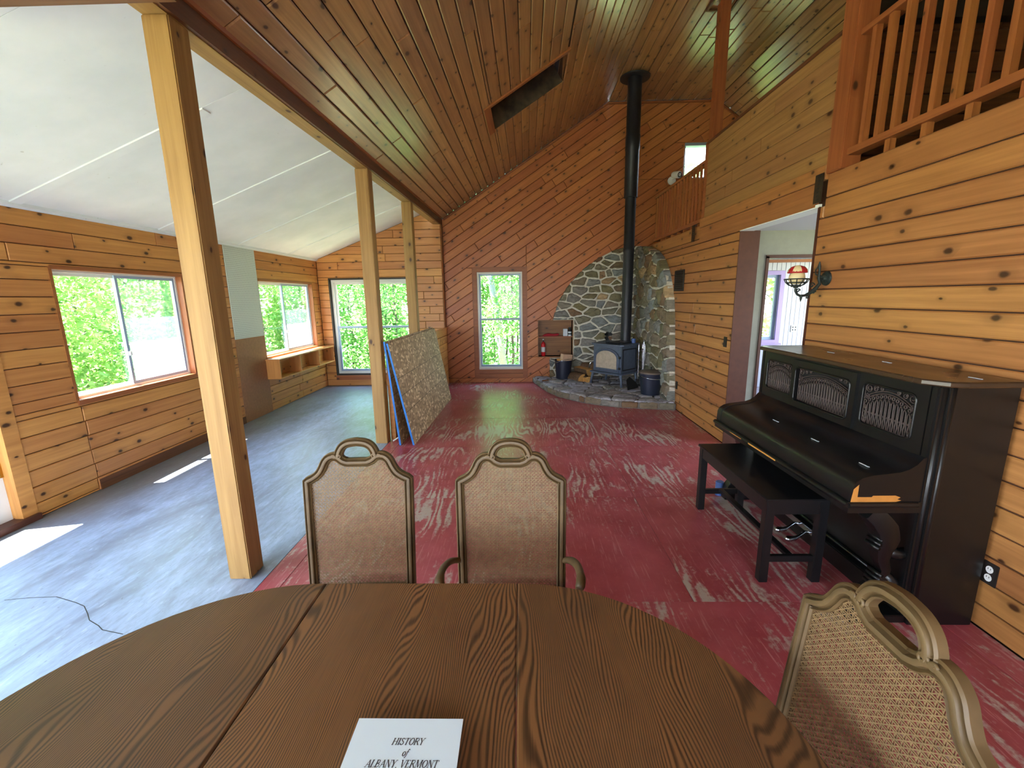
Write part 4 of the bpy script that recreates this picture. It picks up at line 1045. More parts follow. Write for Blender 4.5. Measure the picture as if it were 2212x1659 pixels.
for i, (x, y) in enumerate(((-.085, 0), (.085, 0), (0, -.07), (.0, .07))):
    mb = MB(); mb.tube([(x, y, .10), (x, y, .58)], .006, 6); mb.tube([(x, y, .58), (x, y, .62), (x, y, .66), (x, y, .72)], [.006, .014, .011, .014], 8); mb.sphere((x, y, .735), .014)
    if i == 0: mb.box((x-.035, y-.004, .03), (x+.035, y+.004, .12))
    elif i == 1: mb.tube([(x, y, .10), (x+.03, y, .06), (x+.03, y, .03)], .006, 6)
    elif i == 2: mb.lathe([(.006, .12), (.03, .10), (.035, .03), (0, .03)], (x, y, 0), 10)
    else: mb.tube([(x, y, .10), (x, y, .03)], [.006, .01], 6)
    mb.build(('shovel', 'poker', 'brush', 'tongs')[i], 'chrome', tl, smooth=40)
mb = MB(); sc_pts = [(0, 0), (.34, 0), (.30, .10), (.16, .22), (.05, .18)]
mt = Matrix.Translation((1.80, 7.20, HT)) @ Matrix.Rotation(.75, 4, 'Z') @ Matrix.Rotation(-.35, 4, 'X')
mb.prism(sc_pts, lambda x, z: mt @ Vector((x, 0, z)), lambda x, z: mt @ Vector((x, .006, z)))
tag(mb.build('spark_guard', 'iron_dark'), 'dark curved mesh guard leaning under the right side of the stove', 'spark guard')
mb = MB(); mb.bevbox((-.06, -.02, 0), (.06, .02, .022), .004, Matrix.Translation((.46, 8.12, HT)) @ Matrix.Rotation(.3, 4, 'Z')); tag(mb.build('kindling_stick', 'stained'), 'short dark stick lying on the left tip of the hearth', 'wood')
# niche contents
ex = thing('fire_extinguisher', 'red fire extinguisher standing in the lower niche', 'extinguisher', (.46, YF+.09, NI[1]))
mb = MB(); mb.lathe([(0, 0), (.038, 0), (.042, .01), (.042, .235), (.035, .265), (.014, .285), (.012, .30), (0, .30)], n=20); mb.build('cylinder', 'red_paint', ex, smooth=40)
mb = MB(); mb.lathe([(.0428, .085), (.0428, .185)], n=20); mb.build('paper_label', 'paper', ex, smooth=True)
mb = MB(); mb.bevbox((-.012, -.04, .295), (.012, .02, .315), .003); mb.bevbox((-.010, -.05, .32), (.010, .02, .332), .003); mb.build('lever', 'iron_dark', ex)
mb = MB(); mb.sphere((0, -.02, .335), .017); mb.build('gauge', 'white', ex, smooth=True)
gv = MB(); gp = [(.45, .935), (.50, .945), (.56, .955), (.62, .950), (.68, .945), (.74, .955), (.78, .96)]
gv.tube([(x, YF+.07, z) for x, z in gp], [.012, .03, .035, .028, .03, .032, .012], 8, flat=.8); tag(gv.build('glove', 'red_cloth', smooth=True), 'red work glove lying on the niche shelf', 'glove')
mb = MB(); mb.bevbox((.86, YF+.03, .927), (.945, YF+.11, 1.07), .004); tag(mb.build('carton', 'paper'), 'small white carton on the niche shelf', 'box')
sb = thing('spray_bottle', 'black topped bottle with white label at the niche edge', 'bottle', (.99, YF+.05, .926))
mb = MB(); mb.lathe([(0, 0), (.036, 0), (.036, .085), (.034, .09)], n=18); mb.build('label_sleeve', 'paper', sb, smooth=40)
mb = MB(); mb.lathe([(.0365, .03), (.0365, .06)], n=18); mb.build('label_band', 'bucket', sb, smooth=True)
mb = MB(); mb.lathe([(.036, .09), (.032, .12), (.022, .14), (.022, .175), (0, .18)], n=18); mb.build('cap', 'black', sb, smooth=40)

# ------------------------------------------------------------------ right wall fittings
vt = thing('wall_vent', 'black louvred vent on the right wall beside the stone', 'vent', (XR-.004, 6.56, 1.91))
mb = MB(); frame_rect(mb, lambda u, v, w: (-w, u, v), -.185, -.15, .185, .15, .022, 0, .014); mb.build('frame', 'vent', vt)
mb = MB(); mb.box((-.003, -.17, -.14), (0, .17, .14)); mb.build('backing', 'vent', vt)
for i in range(9):
    z = -.115+i*.029; mb = MB(); mb.box((-.010, -.163, -.010), (-.006, .163, .010), Matrix.Translation((0, 0, z)) @ Matrix.Rotation(.6, 4, 'Y')); mb.build('louvre', 'vent', vt)
def outlet(y, z, plate_m, label, ins='white', duplex=True, nrm=-1, x=XR):
    t = thing('wall_outlet', label, 'outlet', (x, y, z))
    mb = MB(); mb.bevbox((-.008, -.036, -.058), (.0, .036, .058), .002); mb.build('plate', plate_m, t)
    if duplex:
        for s in (-1, 1):
            mb = MB(); mb.prism([(.017*math.cos(a), s*.022+.019*math.sin(a)) for a in [2*math.pi*i/12 for i in range(12)]], lambda u, v: (-.008, u, v), lambda u, v: (-.0105, u, v)); q = mb.build('socket', ins, t)
            mb = MB()
            for dy in (-.006, .006): mb.box((-.0112, dy-.0012, s*.022), (-.0104, dy+.0012, s*.022+.009))
            mb.build('slot', 'dark_frame', q)
    return t
outlet(1.985, .31, 'vent', 'black plate outlet with white sockets low beside the piano')
outlet(6.43, .375, 'vent', 'small dark outlet low on the right wall by the hearth', 'vent')
outlet(4.99, 1.17, 'vent', 'dark empty switch box left of the doorway', 'vent', False)
t = thing('wall_outlet', 'white four socket outlet on the beadboard wall seen through the doorway', 'outlet', (4.95, 7.985, 1.08))
mb = MB(); mb.bevbox((-.055, -.008, -.06), (.055, 0, .06), .002); mb.build('plate', 'white', t)
for a in (-.024, .024):
    for b in (-.024, .024):
        mb = MB(); mb.box((a-.012, -.0095, b-.012), (a+.012, -.0079, b+.012)); mb.build('socket', 'vent', t)
for (y, z, lb) in ((3.61, 2.49, 'perforated steel bracket at the corner above the doorway'), (6.08, 2.50, 'perforated steel bracket below the far loft railing')):
    t = thing('steel_bracket', lb, 'bracket', (XR-.03, y, z))
    mb = MB(); mb.box((-.006, -.045, -.105), (.0, .045, .105)); mb.build('plate', 'steel', t)
    for i in range(7):
        mb = MB(); mb.box((-.0075, -.012, -.09+i*.028), (-.0059, .012, -.076+i*.028)); mb.build('slot', 'dark_frame', t)
cm = thing('security_light', 'white round lamp head mounted high on the diagonal boards', 'lamp', (2.90, YF-.016, 3.86))
mb = MB(); mb.lathe([(0, 0), (.075, 0), (.075, .02), (.05, .03), (0, .03)], n=20, mat=Matrix.Translation((-.05, 0, -.06)) @ Matrix.Rotation(HP, 4, 'X')); mb.build('wall_plate', 'white', cm, smooth=40)
mt = Matrix.Translation((.0, -.10, .02)) @ Matrix.Rotation(.5, 4, 'Z') @ Matrix.Rotation(HP+.2, 4, 'X')
mb = MB(); mb.lathe([(0, -.08), (.05, -.08), (.06, -.05), (.06, .07), (.05, .08), (.048, .06), (0, .06)], n=20, mat=mt); hd = mb.build('lamp_head', 'white', cm, smooth=40)
mb = MB(); mb.lathe([(.030, .081), (.045, .083), (.045, .078)], n=20, mat=mt); mb.build('lens_ring', 'iron_dark', hd, smooth=40)
mb = MB(); mb.tube([(-.04, -.02, -.04), (-.01, -.09, -.01)], .014, 8); mb.build('arm', 'white', cm, smooth=True)

# sconce
sn = thing('wall_sconce', 'iron scroll sconce holding an ivory globe with red mushroom cap', 'sconce', (XR-.002, 3.44, 1.81))
mb = MB(); mb.lathe([(0, 0), (.055, 0), (.05, .012), (.025, .018), (.02, .035), (0, .04)], n=20, mat=Matrix.Rotation(-HP, 4, 'Y')); mb.build('wall_plate', 'sconce', sn, smooth=40)
mb = MB()
mb.tube([(-.045, 0, -.05), (-.06, 0, .0), (-.06, 0, .06), (-.066, 0, .09), (-.066, 0, .125)], [.008, .010, .008, .012, .003], 8)
mb.tube([(-.03, 0, .01), (-.06, 0, .02)], .008, 6)
mb.tube([(-.06, 0, .02), (-.085, 0, .03), (-.09, 0, .06), (-.075, 0, .085), (-.066, 0, .095)], .005, 6)
mb.tube([(-.05, 0, -.04), (-.075, 0, -.075), (-.11, 0, -.105), (-.15, 0, -.125), (-.185, 0, -.128), (-.21, 0, -.115), (-.225, 0, -.09), (-.225, 0, -.07)], [.012, .015, .013, .010, .010, .009, .009, .010], 8)
for cx_, cz_, rr in ((-.105, -.05, .022), (-.085, -.10, .016), (-.205, -.088, .016), (-.13, -.14, .012)):
    mb.tube([(cx_+rr*(1-.06*i)*math.cos(i*.55), 0, cz_+rr*(1-.06*i)*math.sin(i*.55)) for i in range(14)], .0045, 6)
mb.tube([(-.178, 0, -.125), (-.178, 0, -.15), (-.178, 0, -.172)], [.012, .009, .002], 8)
mb.build('scroll_arm', 'sconce', sn, smooth=40)
cx_ = -.225
bk = MB()
for r_, z_ in ((.082, -.002), (.068, -.028), (.03, -.056)):
    bk.tube([(cx_+r_*math.cos(2*math.pi*i/24), r_*math.sin(2*math.pi*i/24), z_) for i in range(25)], .0045, 6, False)
for i in range(12):
    a = 2*math.pi*i/12; bk.tube([(cx_+r_*math.cos(a), r_*math.sin(a), z_) for r_, z_ in ((.082, -.002), (.07, -.026), (.05, -.045), (.012, -.058))], .0035, 5)
bk.lathe([(0, -.07), (.015, -.068), (.02, -.055), (.045, -.05), (.05, -.046), (0, -.044)], (cx_, 0, 0), 16); bk.build('basket', 'sconce', sn, smooth=40)
mb = MB(); mb.lathe([(0, -.044), (.045, -.035), (.056, .0), (.052, .03), (.04, .05), (0, .055)], (cx_, 0, 0), 20); mb.build('globe', 'ivory', sn, smooth=True)
mb = MB(); mb.lathe([(.0, .045), (.06, .042), (.068, .046), (.064, .065), (.045, .088), (.02, .098), (0, .10)], (cx_, 0, 0), 20); cp = mb.build('cap', 'cap_red', sn, smooth=True)
for a0, a1 in ((-2.6, -1.7), (-.9, -.2), (.8, 1.6), (2.4, 3.1)):
    mb = MB(); pr_ = [(.0665, .052), (.0645, .0665), (.0455, .0895), (.021, .0993)]
    for (r0, z0), (r1, z1) in zip(pr_, pr_[1:]):
        for k in range(4):
            b0, b1 = a0+(a1-a0)*k/4, a0+(a1-a0)*(k+1)/4
            mb.face([(cx_+r0*math.cos(b0), r0*math.sin(b0), z0), (cx_+r0*math.cos(b1), r0*math.sin(b1), z0), (cx_+r1*math.cos(b1), r1*math.sin(b1), z1), (cx_+r1*math.cos(b0), r1*math.sin(b0), z1)])
    mb.build('cap_patch', 'ivory', cp, smooth=True)

# ------------------------------------------------------------------ piano
PO = Vector((2.12, 2.765, 0))
pi = thing('upright_piano', 'old black upright piano with fretwork panels against the right wall', 'piano', PO)
PY0, PY1, PXB = 2.0, 3.53, 2.315
def pbox(name, a, b, mat='black', bev=.004, parent=pi):
    mb = MB(); mb.bevbox(a, b, bev); return mb.build(name, mat, parent, off=PO)
# lid with clipped corners
lidp = [(PXB, PY0-.02), (PXB, PY1+.02), (1.975, PY1+.02), (1.925, PY1-.03), (1.925, PY0+.08), (1.985, PY0-.0), (2.05, PY0-.02)]
mb = MB(); pz = [(1.0, 1.262), (1.004, 1.268), (1.004, 1.284), (.998, 1.29)]
cxl, cyl = 2.12, 2.765
rings = []
for s_, z_ in pz: rings.append([(cxl+(x-cxl)*(1+(s_-1)*5), cyl+(y-cyl)*(1+(s_-1)*1.5), z_) for x, y in lidp])
for A, B in zip(rings, rings[1:]):
    for i in range(len(lidp)):
        j = (i+1) % len(lidp); mb.face([A[i], A[j], B[j], B[i]], [(A[i][1], A[i][2]), (A[j][1], A[j][2]), (B[j][1], B[j][2]), (B[i][1], B[i][2])])
mb.face(rings[-1], [(p[1], p[0]) for p in rings[-1]]); mb.face(rings[0][::-1], [(p[1], p[0]) for p in rings[0]][::-1])
mb.build('lid', 'black_lid', pi, off=PO)
for y0 in (PY0, PY1-.035): pbox('side_panel', (1.99, y0, 0), (PXB, y0+.035, 1.262))
pbox('back_panel', (PXB-.03, PY0+.035, .05), (PXB, PY1-.035, 1.26))
for y0 in (PY0-.004, PY1-.066):
    pbox('pilaster', (1.955, y0+.02, .06), (2.02, y0+.062, 1.262), 'black', .008)
    mb = MB()
    for dx, dy in ((0, .012), (.028, .0)): mb.tube([(1.985+dx, (y0+dy+.012) if y0 < 3 else y0+.07-dy-.012, .05), (1.985+dx, (y0+dy+.012) if y0 < 3 else y0+.07-dy-.012, 1.262)], .013, 10)
    mb.build('column_bead', 'black', pi, True, off=PO)
fP = lambda x0: (lambda u, v, w: (x0-w, u, v))
def fillet_panel(name, x0, th, u0, v0, u1, v1, holes, rad=.03):
    mb = MB(); fn = fP(x0)
    us = sorted({u0, u1, *[h[0] for h in holes], *[h[2] for h in holes]}); vs = sorted({v0, v1, *[h[1] for h in holes], *[h[3] for h in holes]})
    for a, b in zip(us, us[1:]):
        for c, d in zip(vs, vs[1:]):
            if any(h[0] < (a+b)/2 < h[2] and h[1] < (c+d)/2 < h[3] for h in holes): continue
            mb.prism(rect(a, c, b, d), lambda x, y: fn(x, y, 0), lambda x, y: fn(x, y, th))
    for h in holes:
        for cu, cv, su, sv in ((h[0], h[1], 1, 1), (h[2], h[1], -1, 1), (h[2], h[3], -1, -1), (h[0], h[3], 1, -1)):
            arc = [(cu+su*rad*(1-math.cos(a)), cv+sv*rad*(1-math.sin(a))) for a in [HP*i/6 for i in range(7)]]
            for p, q in zip(arc, arc[1:]):
                tri = [(cu, cv), p, q]
                if area(tri) < 0: tri = tri[::-1]
                mb.prism(tri, lambda x, y: fn(x, y, 0), lambda x, y: fn(x, y, th))
    o = mb.build(name, 'black', pi, off=PO)
    for h in holes:   # raised bead round the opening
        bp_ = []
        for cu, cv, a0 in ((h[2]-rad, h[3]-rad, 0), (h[0]+rad, h[3]-rad, HP), (h[0]+rad, h[1]+rad, 2*HP), (h[2]-rad, h[1]+rad, 3*HP)):
            bp_ += [(cu+rad*math.cos(a0+HP*i/5), cv+rad*math.sin(a0+HP*i/5)) for i in range(6)]
        mb = MB(); mb.tube([fn(*p, th) for p in bp_+[bp_[0]]], .006, 6, False); mb.build('panel_bead', 'black', o, True, off=PO)
    return o
GL = (3.11, .975, 3.425, 1.195); GC = (2.535, .955, 3.045, 1.195); GR = (2.12, .965, 2.455, 1.20)
fillet_panel('upper_panel', 1.975, .022, PY0+.055, .90, PY1-.055, 1.262, [GL, (GC[0]-.01, GC[1]-.01, GC[2]+.01, GC[3]+.01), GR])
fillet_panel('music_panel', 1.953, .018, 2.49, .915, 3.09, 1.245, [GC])
def fret(h):
    u0, v0, u1, v1 = h; W_, H_ = u1-u0, v1-v0
    x0 = 1.964
    mb = MB(); mb.box((x0+.012, u0-.01, v0-.01), (x0+.016, u1+.01, v1+.01)); mb.build('fret_cloth', 'fret_back', pi, off=PO)
    mb = MB(); P3 = lambda u, v: (x0, u, v); r = .0032
    n = max(9, int(W_/.024)); arcv = lambda u: v0+H_*(.52+.26*math.sin(math.pi*min(1, max(0, (u-u0)/W_))))
    for i in range(n):
        u = u0+W_*(i+.5)/n; top = arcv(u); d = W_/n*.36
        mb.tube([P3(u-d, v0+.006), P3(u-d*.5, v0+H_*.16), P3(u-d, v0+H_*.27), P3(u-d*.9, top-.03), P3(u, top-.012), P3(u+d*.9, top-.03), P3(u+d, v0+H_*.27), P3(u+d*.5, v0+H_*.16), P3(u+d, v0+.006)], r, 5)
        mb.tube([P3(u+.0085*math.cos(a), top+.0+.0085*math.sin(a)) for a in [2*math.pi*k/9 for k in range(10)]], r, 5, False)
        mb.tube([P3(u+.0045*math.cos(a), v0+H_*.30+.0045*math.sin(a)) for a in [2*math.pi*k/6 for k in range(7)]], .0025, 4, False)
    for off in (.016, .03):
        mb.tube([P3(u0+W_*t_/16, min(v1-.004, arcv(u0+W_*t_/16)+off)) for t_ in range(17)], r, 5)
    def spiral(cu, cv, rr, sg, ph, turns=1.6):
        mb.tube([P3(cu+sg*rr*(1-.75*k/16)*math.cos(ph+turns*2*math.pi*k/16), cv+rr*(1-.75*k/16)*math.sin(ph+turns*2*math.pi*k/16)) for k in range(17)], r, 5)
    for sg, cu in ((1, u0), (-1, u1)):
        spiral(cu+sg*.030, v1-.028, .024, sg, 2.0); spiral(cu+sg*.075, v1-.022, .018, sg, .5); spiral(cu+sg*.022, v1-.072, .018, sg, 3.2); spiral(cu+sg*.02, v0+.022, .016, sg, 1.0)
        spiral(cu+sg*.018, v0+H_*.42, .014, sg, 2.0); spiral(cu+sg*.115, v1-.016, .012, sg, 1.0)
        mb.tube([P3(cu+sg*.004, v0+.004), P3(cu+sg*.004, v1-.004)], r, 5)
    mb.tube([P3(u0+.004, v1-.004), P3(u1-.004, v1-.004)], r, 5); mb.tube([P3(u0+.004, v0+.004), P3(u1-.004, v0+.004)], r, 5)
    o = mb.build('fretwork', 'fret', pi, True, off=PO)
for h in (GL, GC, GR): fret(h)
prof = [(1.975, .915), (1.945, .905), (1.92, .872), (1.89, .848), (1.85, .834), (1.79, .826), (1.72, .818), (1.675, .806), (1.645, .786), (1.631, .758), (1.628, .705), (1.628, .68), (1.975, .68)]
mb = MB(); mb.prism(prof, lambda x, z: (x, PY0+.085, z), lambda x, z: (x, PY1-.085, z)); mb.build('fallboard', 'black', pi, 35, off=PO)
ck = [(x-.004 if x < 1.9 else x, z+.003) for x, z in prof]
for a, b in ((PY0+.02, PY0+.087), (PY1-.087, PY1-.02)):
    mb = MB(); mb.prism(ck, lambda x, z: (x, a, z), lambda x, z: (x, b, z)); q = mb.build('cheek', 'black', pi, 35, off=PO)
    if a < 2.5:
        tp = [(1.624, .683), (1.845, .683), (1.87, .690), (1.85, .697), (1.865, .706), (1.84, .716), (1.73, .716), (1.725, .709), (1.655, .709), (1.655, .775), (1.632, .75)]
        mb = MB(); mb.prism(tp, lambda x, z: (x, a-.0008, z), lambda x, z: (x, a+.002, z)); mb.build('bare_veneer', 'bare_wood', q, off=PO)
mb = MB(); mb.tube([(1.615, PY0+.015, .668), (1.615, PY1-.015, .668)], .016, 10); mb.box((1.615, PY0+.015, .625), (1.97, PY1-.015, .682)); mb.tube([(1.615, PY0+.02, .668), (1.95, PY0+.02, .668)], .016, 10); mb.build('keybed', 'black', pi, 40, off=PO)
for i, (y0, y1) in enumerate(((2.62, 2.95), (3.05, 3.22))):
    mb = MB(); mb.box((1.5985, y0, .663), (1.601, y1, .668 if i else .672)); mb.build('chipped_edge', 'bare_wood', pi, off=PO)
pbox('lower_panel', (2.02, PY0+.035, .12), (2.045, PY1-.035, .63))
pbox('toe_rail', (1.965, PY0+.035, .0), (2.06, PY1-.035, .12), 'black', .006)
mb = MB(); mb.tube([(2.018, PY0+.3, .50), (2.018, PY1-.3, .50)], .012, 8); mb.tube([(2.01, PY0+.04, .135), (2.01, PY1-.04, .135)], .012, 8); mb.build('panel_moulding', 'black', pi, True, off=PO)
for yc in (PY0+.06, PY1-.06):
    path = [(1.745, .618), (1.79, .585), (1.835, .53), (1.855, .47), (1.845, .41), (1.85, .35), (1.875, .29), (1.87, .23), (1.825, .18), (1.785, .135), (1.765, .085), (1.755, .03), (1.755, 0)]
    sp_ = []
    for i in range(len(path)-1):
        for k in range(3): sp_.append(Vector(path[i]).lerp(Vector(path[i+1]), k/3))
    sp_.append(Vector(path[-1]))
    wd = [.05+.018*math.sin(i/len(sp_)*9) for i in range(len(sp_))]
    mb = MB(); mb.tube([(p.x, yc, p.y) for p in sp_], wd, prof=[(-.62, -.72), (.62, -.72), (.72, -.5), (.72, .5), (.62, .72), (-.62, .72), (-.72, .5), (-.72, -.5)], upv=(0, 1, 0)); lg = mb.build('scroll_leg', 'black', pi, 40, off=PO)
    for zc, xc in ((.455, 1.853), (.235, 1.872)):
        mb = MB()
        for k in range(4): mb.tube([(xc-.052+.006*k, yc-.042, zc-.03+.022*k), (xc-.058+.006*k, yc, zc-.028+.022*k), (xc-.052+.006*k, yc+.042, zc-.03+.022*k)], .010, 8)
        mb.build('ribbed_band', 'black', lg, True, off=PO)
    mb = MB(); mb.tube([(1.87, yc, .40), (1.93, yc, .37), (1.98, yc, .38)], .03, 8); mb.tube([(1.88, yc, .26), (1.94, yc, .20), (1.98, yc, .15)], .028, 8); mb.build('leg_web', 'black', lg, True, off=PO)
    pbox('leg_block', (1.72, yc-.045, 0), (1.99, yc+.045, .045))
for y in (2.74, 2.86):
    mb = MB(); mb.tube([(1.97, y, .095), (1.93, y, .105), (1.89, y, .07), (1.865, y, .055), (1.82, y, .052), (1.80, y, .05)], [.008, .009, .009, .016, .022, .012], 8, flat=.9); mb.build('pedal', 'chrome', pi, True, off=PO)
mb = MB(); mb.box((1.958, 2.70, .085), (1.966, 3.10, .125)); mb.build('pedal_plate', 'chrome', pi, off=PO)
for x, y, z in ((2.179, 3.068, 1.2902), (2.18, 2.596, 1.2902), (2.173, 2.077, 1.2902), (1.783, 2.962, .8262), (1.779, 2.544, .8262), (1.768, 2.146, .8262)):
    mb = MB(); mb.box((-.005, -.03, 0), (.005, .03, .002), Matrix.Translation((x, y, z)) @ Matrix.Rotation(.12, 4, 'Y')); mb.build('pale_strip', 'paper', pi, off=PO)
# bench
bn = thing('piano_bench', 'plain black wooden piano bench in front of the keyboard', 'bench', (1.595, 2.83, 0)); bo = Vector(bn.location)
BX0, BX1, BY0, BY1, BZ = 1.405, 1.785, 2.335, 3.315, .54
mb = MB(); mb.bevbox((BX0, BY0, BZ-.02), (BX1, BY1, BZ), .004); mb.build('seat', 'black_dull', bn, off=bo)
for x in (BX0+.01, BX1-.06):
    for y in (BY0+.01, BY1-.06):
        mb = MB(); mb.bevbox((x, y, 0), (x+.05, y+.05, BZ-.02), .003); mb.build('leg', 'black_dull', bn, off=bo)
for nm, a, b in (('apron', (BX0+.015, BY0+.06, BZ-.10), (BX0+.035, BY1-.06, BZ-.02)), ('apron', (BX1-.035, BY0+.06, BZ-.10), (BX1-.015, BY1-.06, BZ-.02)), ('apron', (BX0+.06, BY0+.015, BZ-.10), (BX1-.06, BY0+.035, BZ-.02)), ('apron', (BX0+.06, BY1-.035, BZ-.10), (BX1-.06, BY1-.015, BZ-.02)),
                 ('stretcher', (BX0+.06, BY0+.02, .13), (BX1-.06, BY0+.045, .17)), ('stretcher', (BX0+.06, BY1-.045, .13), (BX1-.06, BY1-.02, .17)), ('centre_stretcher', (1.575, BY0+.045, .15), (1.615, BY1-.045, .172))):
    mb = MB(); mb.bevbox(a, b, .002); mb.build(nm, 'black_dull', bn, off=bo)
mb = MB(); mb.lathe([(0, 0), (.033, 0), (.033, .118), (.029, .122), (0, .122)], n=20); q = tag(mb.build('drink_can', 'blue_can', smooth=40), 'blue can on the floor behind the piano bench', 'can'); q.location = (1.705, 3.53, 0)

# ------------------------------------------------------------------ dining table, book
TY, TR, TX0, TX1, TZ = .655, .658, -.675, -.02, .75
tb_ = thing('dining_table', 'dark oak extending dining table with rounded ends in the foreground', 'table', (-.35, TY, 0)); to = Vector(tb_.location)
def arcp(cx, a0, a1, n=36): return [(cx+TR*.985*math.cos(a0+(a1-a0)*i/n), TY+TR*math.sin(a0+(a1-a0)*i/n)) for i in range(n+1)]
fTT = lambda u, v, w: (u-to.x, v-to.y, TZ-.028+w)
for nm, p in (('table_leaf', arcp(TX0, HP, 3*HP)), ('table_leaf', rect(TX0, TY-TR, TX1, TY+TR)), ('table_leaf', arcp(TX1, -HP, HP))):
    mb = plate(p, fTT, .028, .005, HP, .0007); mb.build(nm, 'oak', tb_)
ap = MB(); k = .93
outl = [(TX0+(x-TX0)*k, TY+(y-TY)*k) for x, y in arcp(TX0, HP, 3*HP)]+[(TX1+(x-TX1)*k, TY+(y-TY)*k) for x, y in arcp(TX1, -HP, HP)]
for p, q in zip(outl, outl[1:]+outl[:1]):
    d = Vector((q[0]-p[0], q[1]-p[1])).normalized(); n = Vector((-d.y, d.x))*.02
    ap.prism([p, q, (q[0]+n.x, q[1]+n.y), (p[0]+n.x, p[1]+n.y)], lambda x, y: (x, y, TZ-.095), lambda x, y: (x, y, TZ-.033))
ap.build('apron', 'oak_edge', tb_, off=to)
for x in (-.98, .285):
    for y in (.30, 1.01):
        mb = MB(); mb.lathe([(.02, 0), (.03, .02), (.022, .06), (.034, .30), (.026, .40), (.042, .55), (.036, .60), (.042, TZ-.035)], (x, y, 0), 16); mb.build('leg', 'oak_edge', tb_, 40, off=to)
bk_ = thing('paper_book', 'pale blue-grey booklet titled HISTORY of ALBANY, VERMONT on the table', 'book', (-.256, .655, TZ))
mb = MB(); mb.bevbox((-.112, -.152, .001), (.113, .150, .022), .001); mb.build('pages', 'paper', bk_)
mb = MB(); mb.bevbox((-.118, -.155, .022), (.118, .150, .0235), .0004); mb.build('cover', 'paper', bk_)
# lettering built of thick and thin strokes with serifs
K, T_ = .15, .065
GL_ = {'H': (.8, [('l', .14, 0, .14, 1, K), ('l', .66, 0, .66, 1, K), ('l', .14, .52, .66, .52, T_)], [(.14, 0), (.14, 1), (.66, 0), (.66, 1)]),
 'I': (.36, [('l', .18, 0, .18, 1, K)], [(.18, 0), (.18, 1)]),
 'S': (.6, [('p', [(.5, .8), (.42, .95), (.27, .98), (.13, .9), (.12, .72), (.25, .58), (.42, .46), (.5, .3), (.45, .1), (.28, .02), (.13, .06), (.06, .24)], .11)], []),
 'T': (.68, [('l', .34, 0, .34, 1, K), ('l', .04, .97, .64, .97, T_), ('l', .05, .97, .05, .78, T_), ('l', .63, .97, .63, .78, T_)], [(.34, 0)]),
 'O': (.78, [('e', .39, .5, .3, .49, .12)], []),
 'R': (.74, [('l', .14, 0, .14, 1, K), ('p', [(.14, .97), (.4, .97), (.55, .88), (.56, .68), (.45, .54), (.14, .5)], .09), ('l', .36, .5, .66, .02, K)], [(.14, 0), (.14, 1), (.66, 0)]),
 'Y': (.72, [('l', .36, 0, .36, .45, K), ('l', .36, .45, .08, 1, K), ('l', .36, .45, .64, 1, T_)], [(.36, 0), (.08, 1), (.64, 1)]),
 'A': (.74, [('l', .08, 0, .38, 1, T_), ('l', .38, 1, .66, 0, K), ('l', .2, .36, .56, .36, T_)], [(.08, 0), (.66, 0)]),
 'L': (.62, [('l', .14, 0, .14, 1, K), ('l', .14, .03, .56, .03, T_), ('l', .56, .03, .56, .24, T_)], [(.14, 0), (.14, 1)]),
 'B': (.68, [('l', .14, 0, .14, 1, K), ('p', [(.14, .97), (.4, .96), (.5, .85), (.48, .64), (.36, .54), (.14, .52), (.42, .5), (.56, .38), (.56, .16), (.42, .04), (.14, .03)], .09)], [(.14, 0), (.14, 1)]),
 'N': (.8, [('l', .12, 0, .12, 1, T_), ('l', .12, 1, .66, 0, K), ('l', .66, 0, .66, 1, T_)], [(.12, 0), (.12, 1), (.66, 1)]),
 'V': (.72, [('l', .08, 1, .36, 0, K), ('l', .36, 0, .64, 1, T_)], [(.08, 1), (.64, 1)]),
 'E': (.64, [('l', .14, 0, .14, 1, K), ('l', .14, .97, .54, .97, T_), ('l', .14, .52, .44, .52, T_), ('l', .14, .03, .56, .03, T_), ('l', .54, .97, .54, .8, T_), ('l', .56, .03, .56, .22, T_)], [(.14, 0), (.14, 1)]),
 'M': (.94, [('l', .12, 0, .14, 1, T_), ('l', .14, 1, .46, .05, K), ('l', .46, .05, .78, 1, T_), ('l', .78, 1, .8, 0, K)], [(.12, 0), (.14, 1), (.8, 0), (.78, 1)]),
 ',': (.28, [('p', [(.12, .08), (.16, .0), (.08, -.16)], .1)], []), ' ': (.32, [], []),
 'o': (.54, [('e', .27, .32, .19, .31, .11)], []),
 'f': (.36, [('p', [(.34, .9), (.24, .98), (.16, .86), (.14, .6), (.1, .0), (.04, -.2), (-.06, -.2)], .1), ('l', .0, .6, .32, .6, T_)], [])}
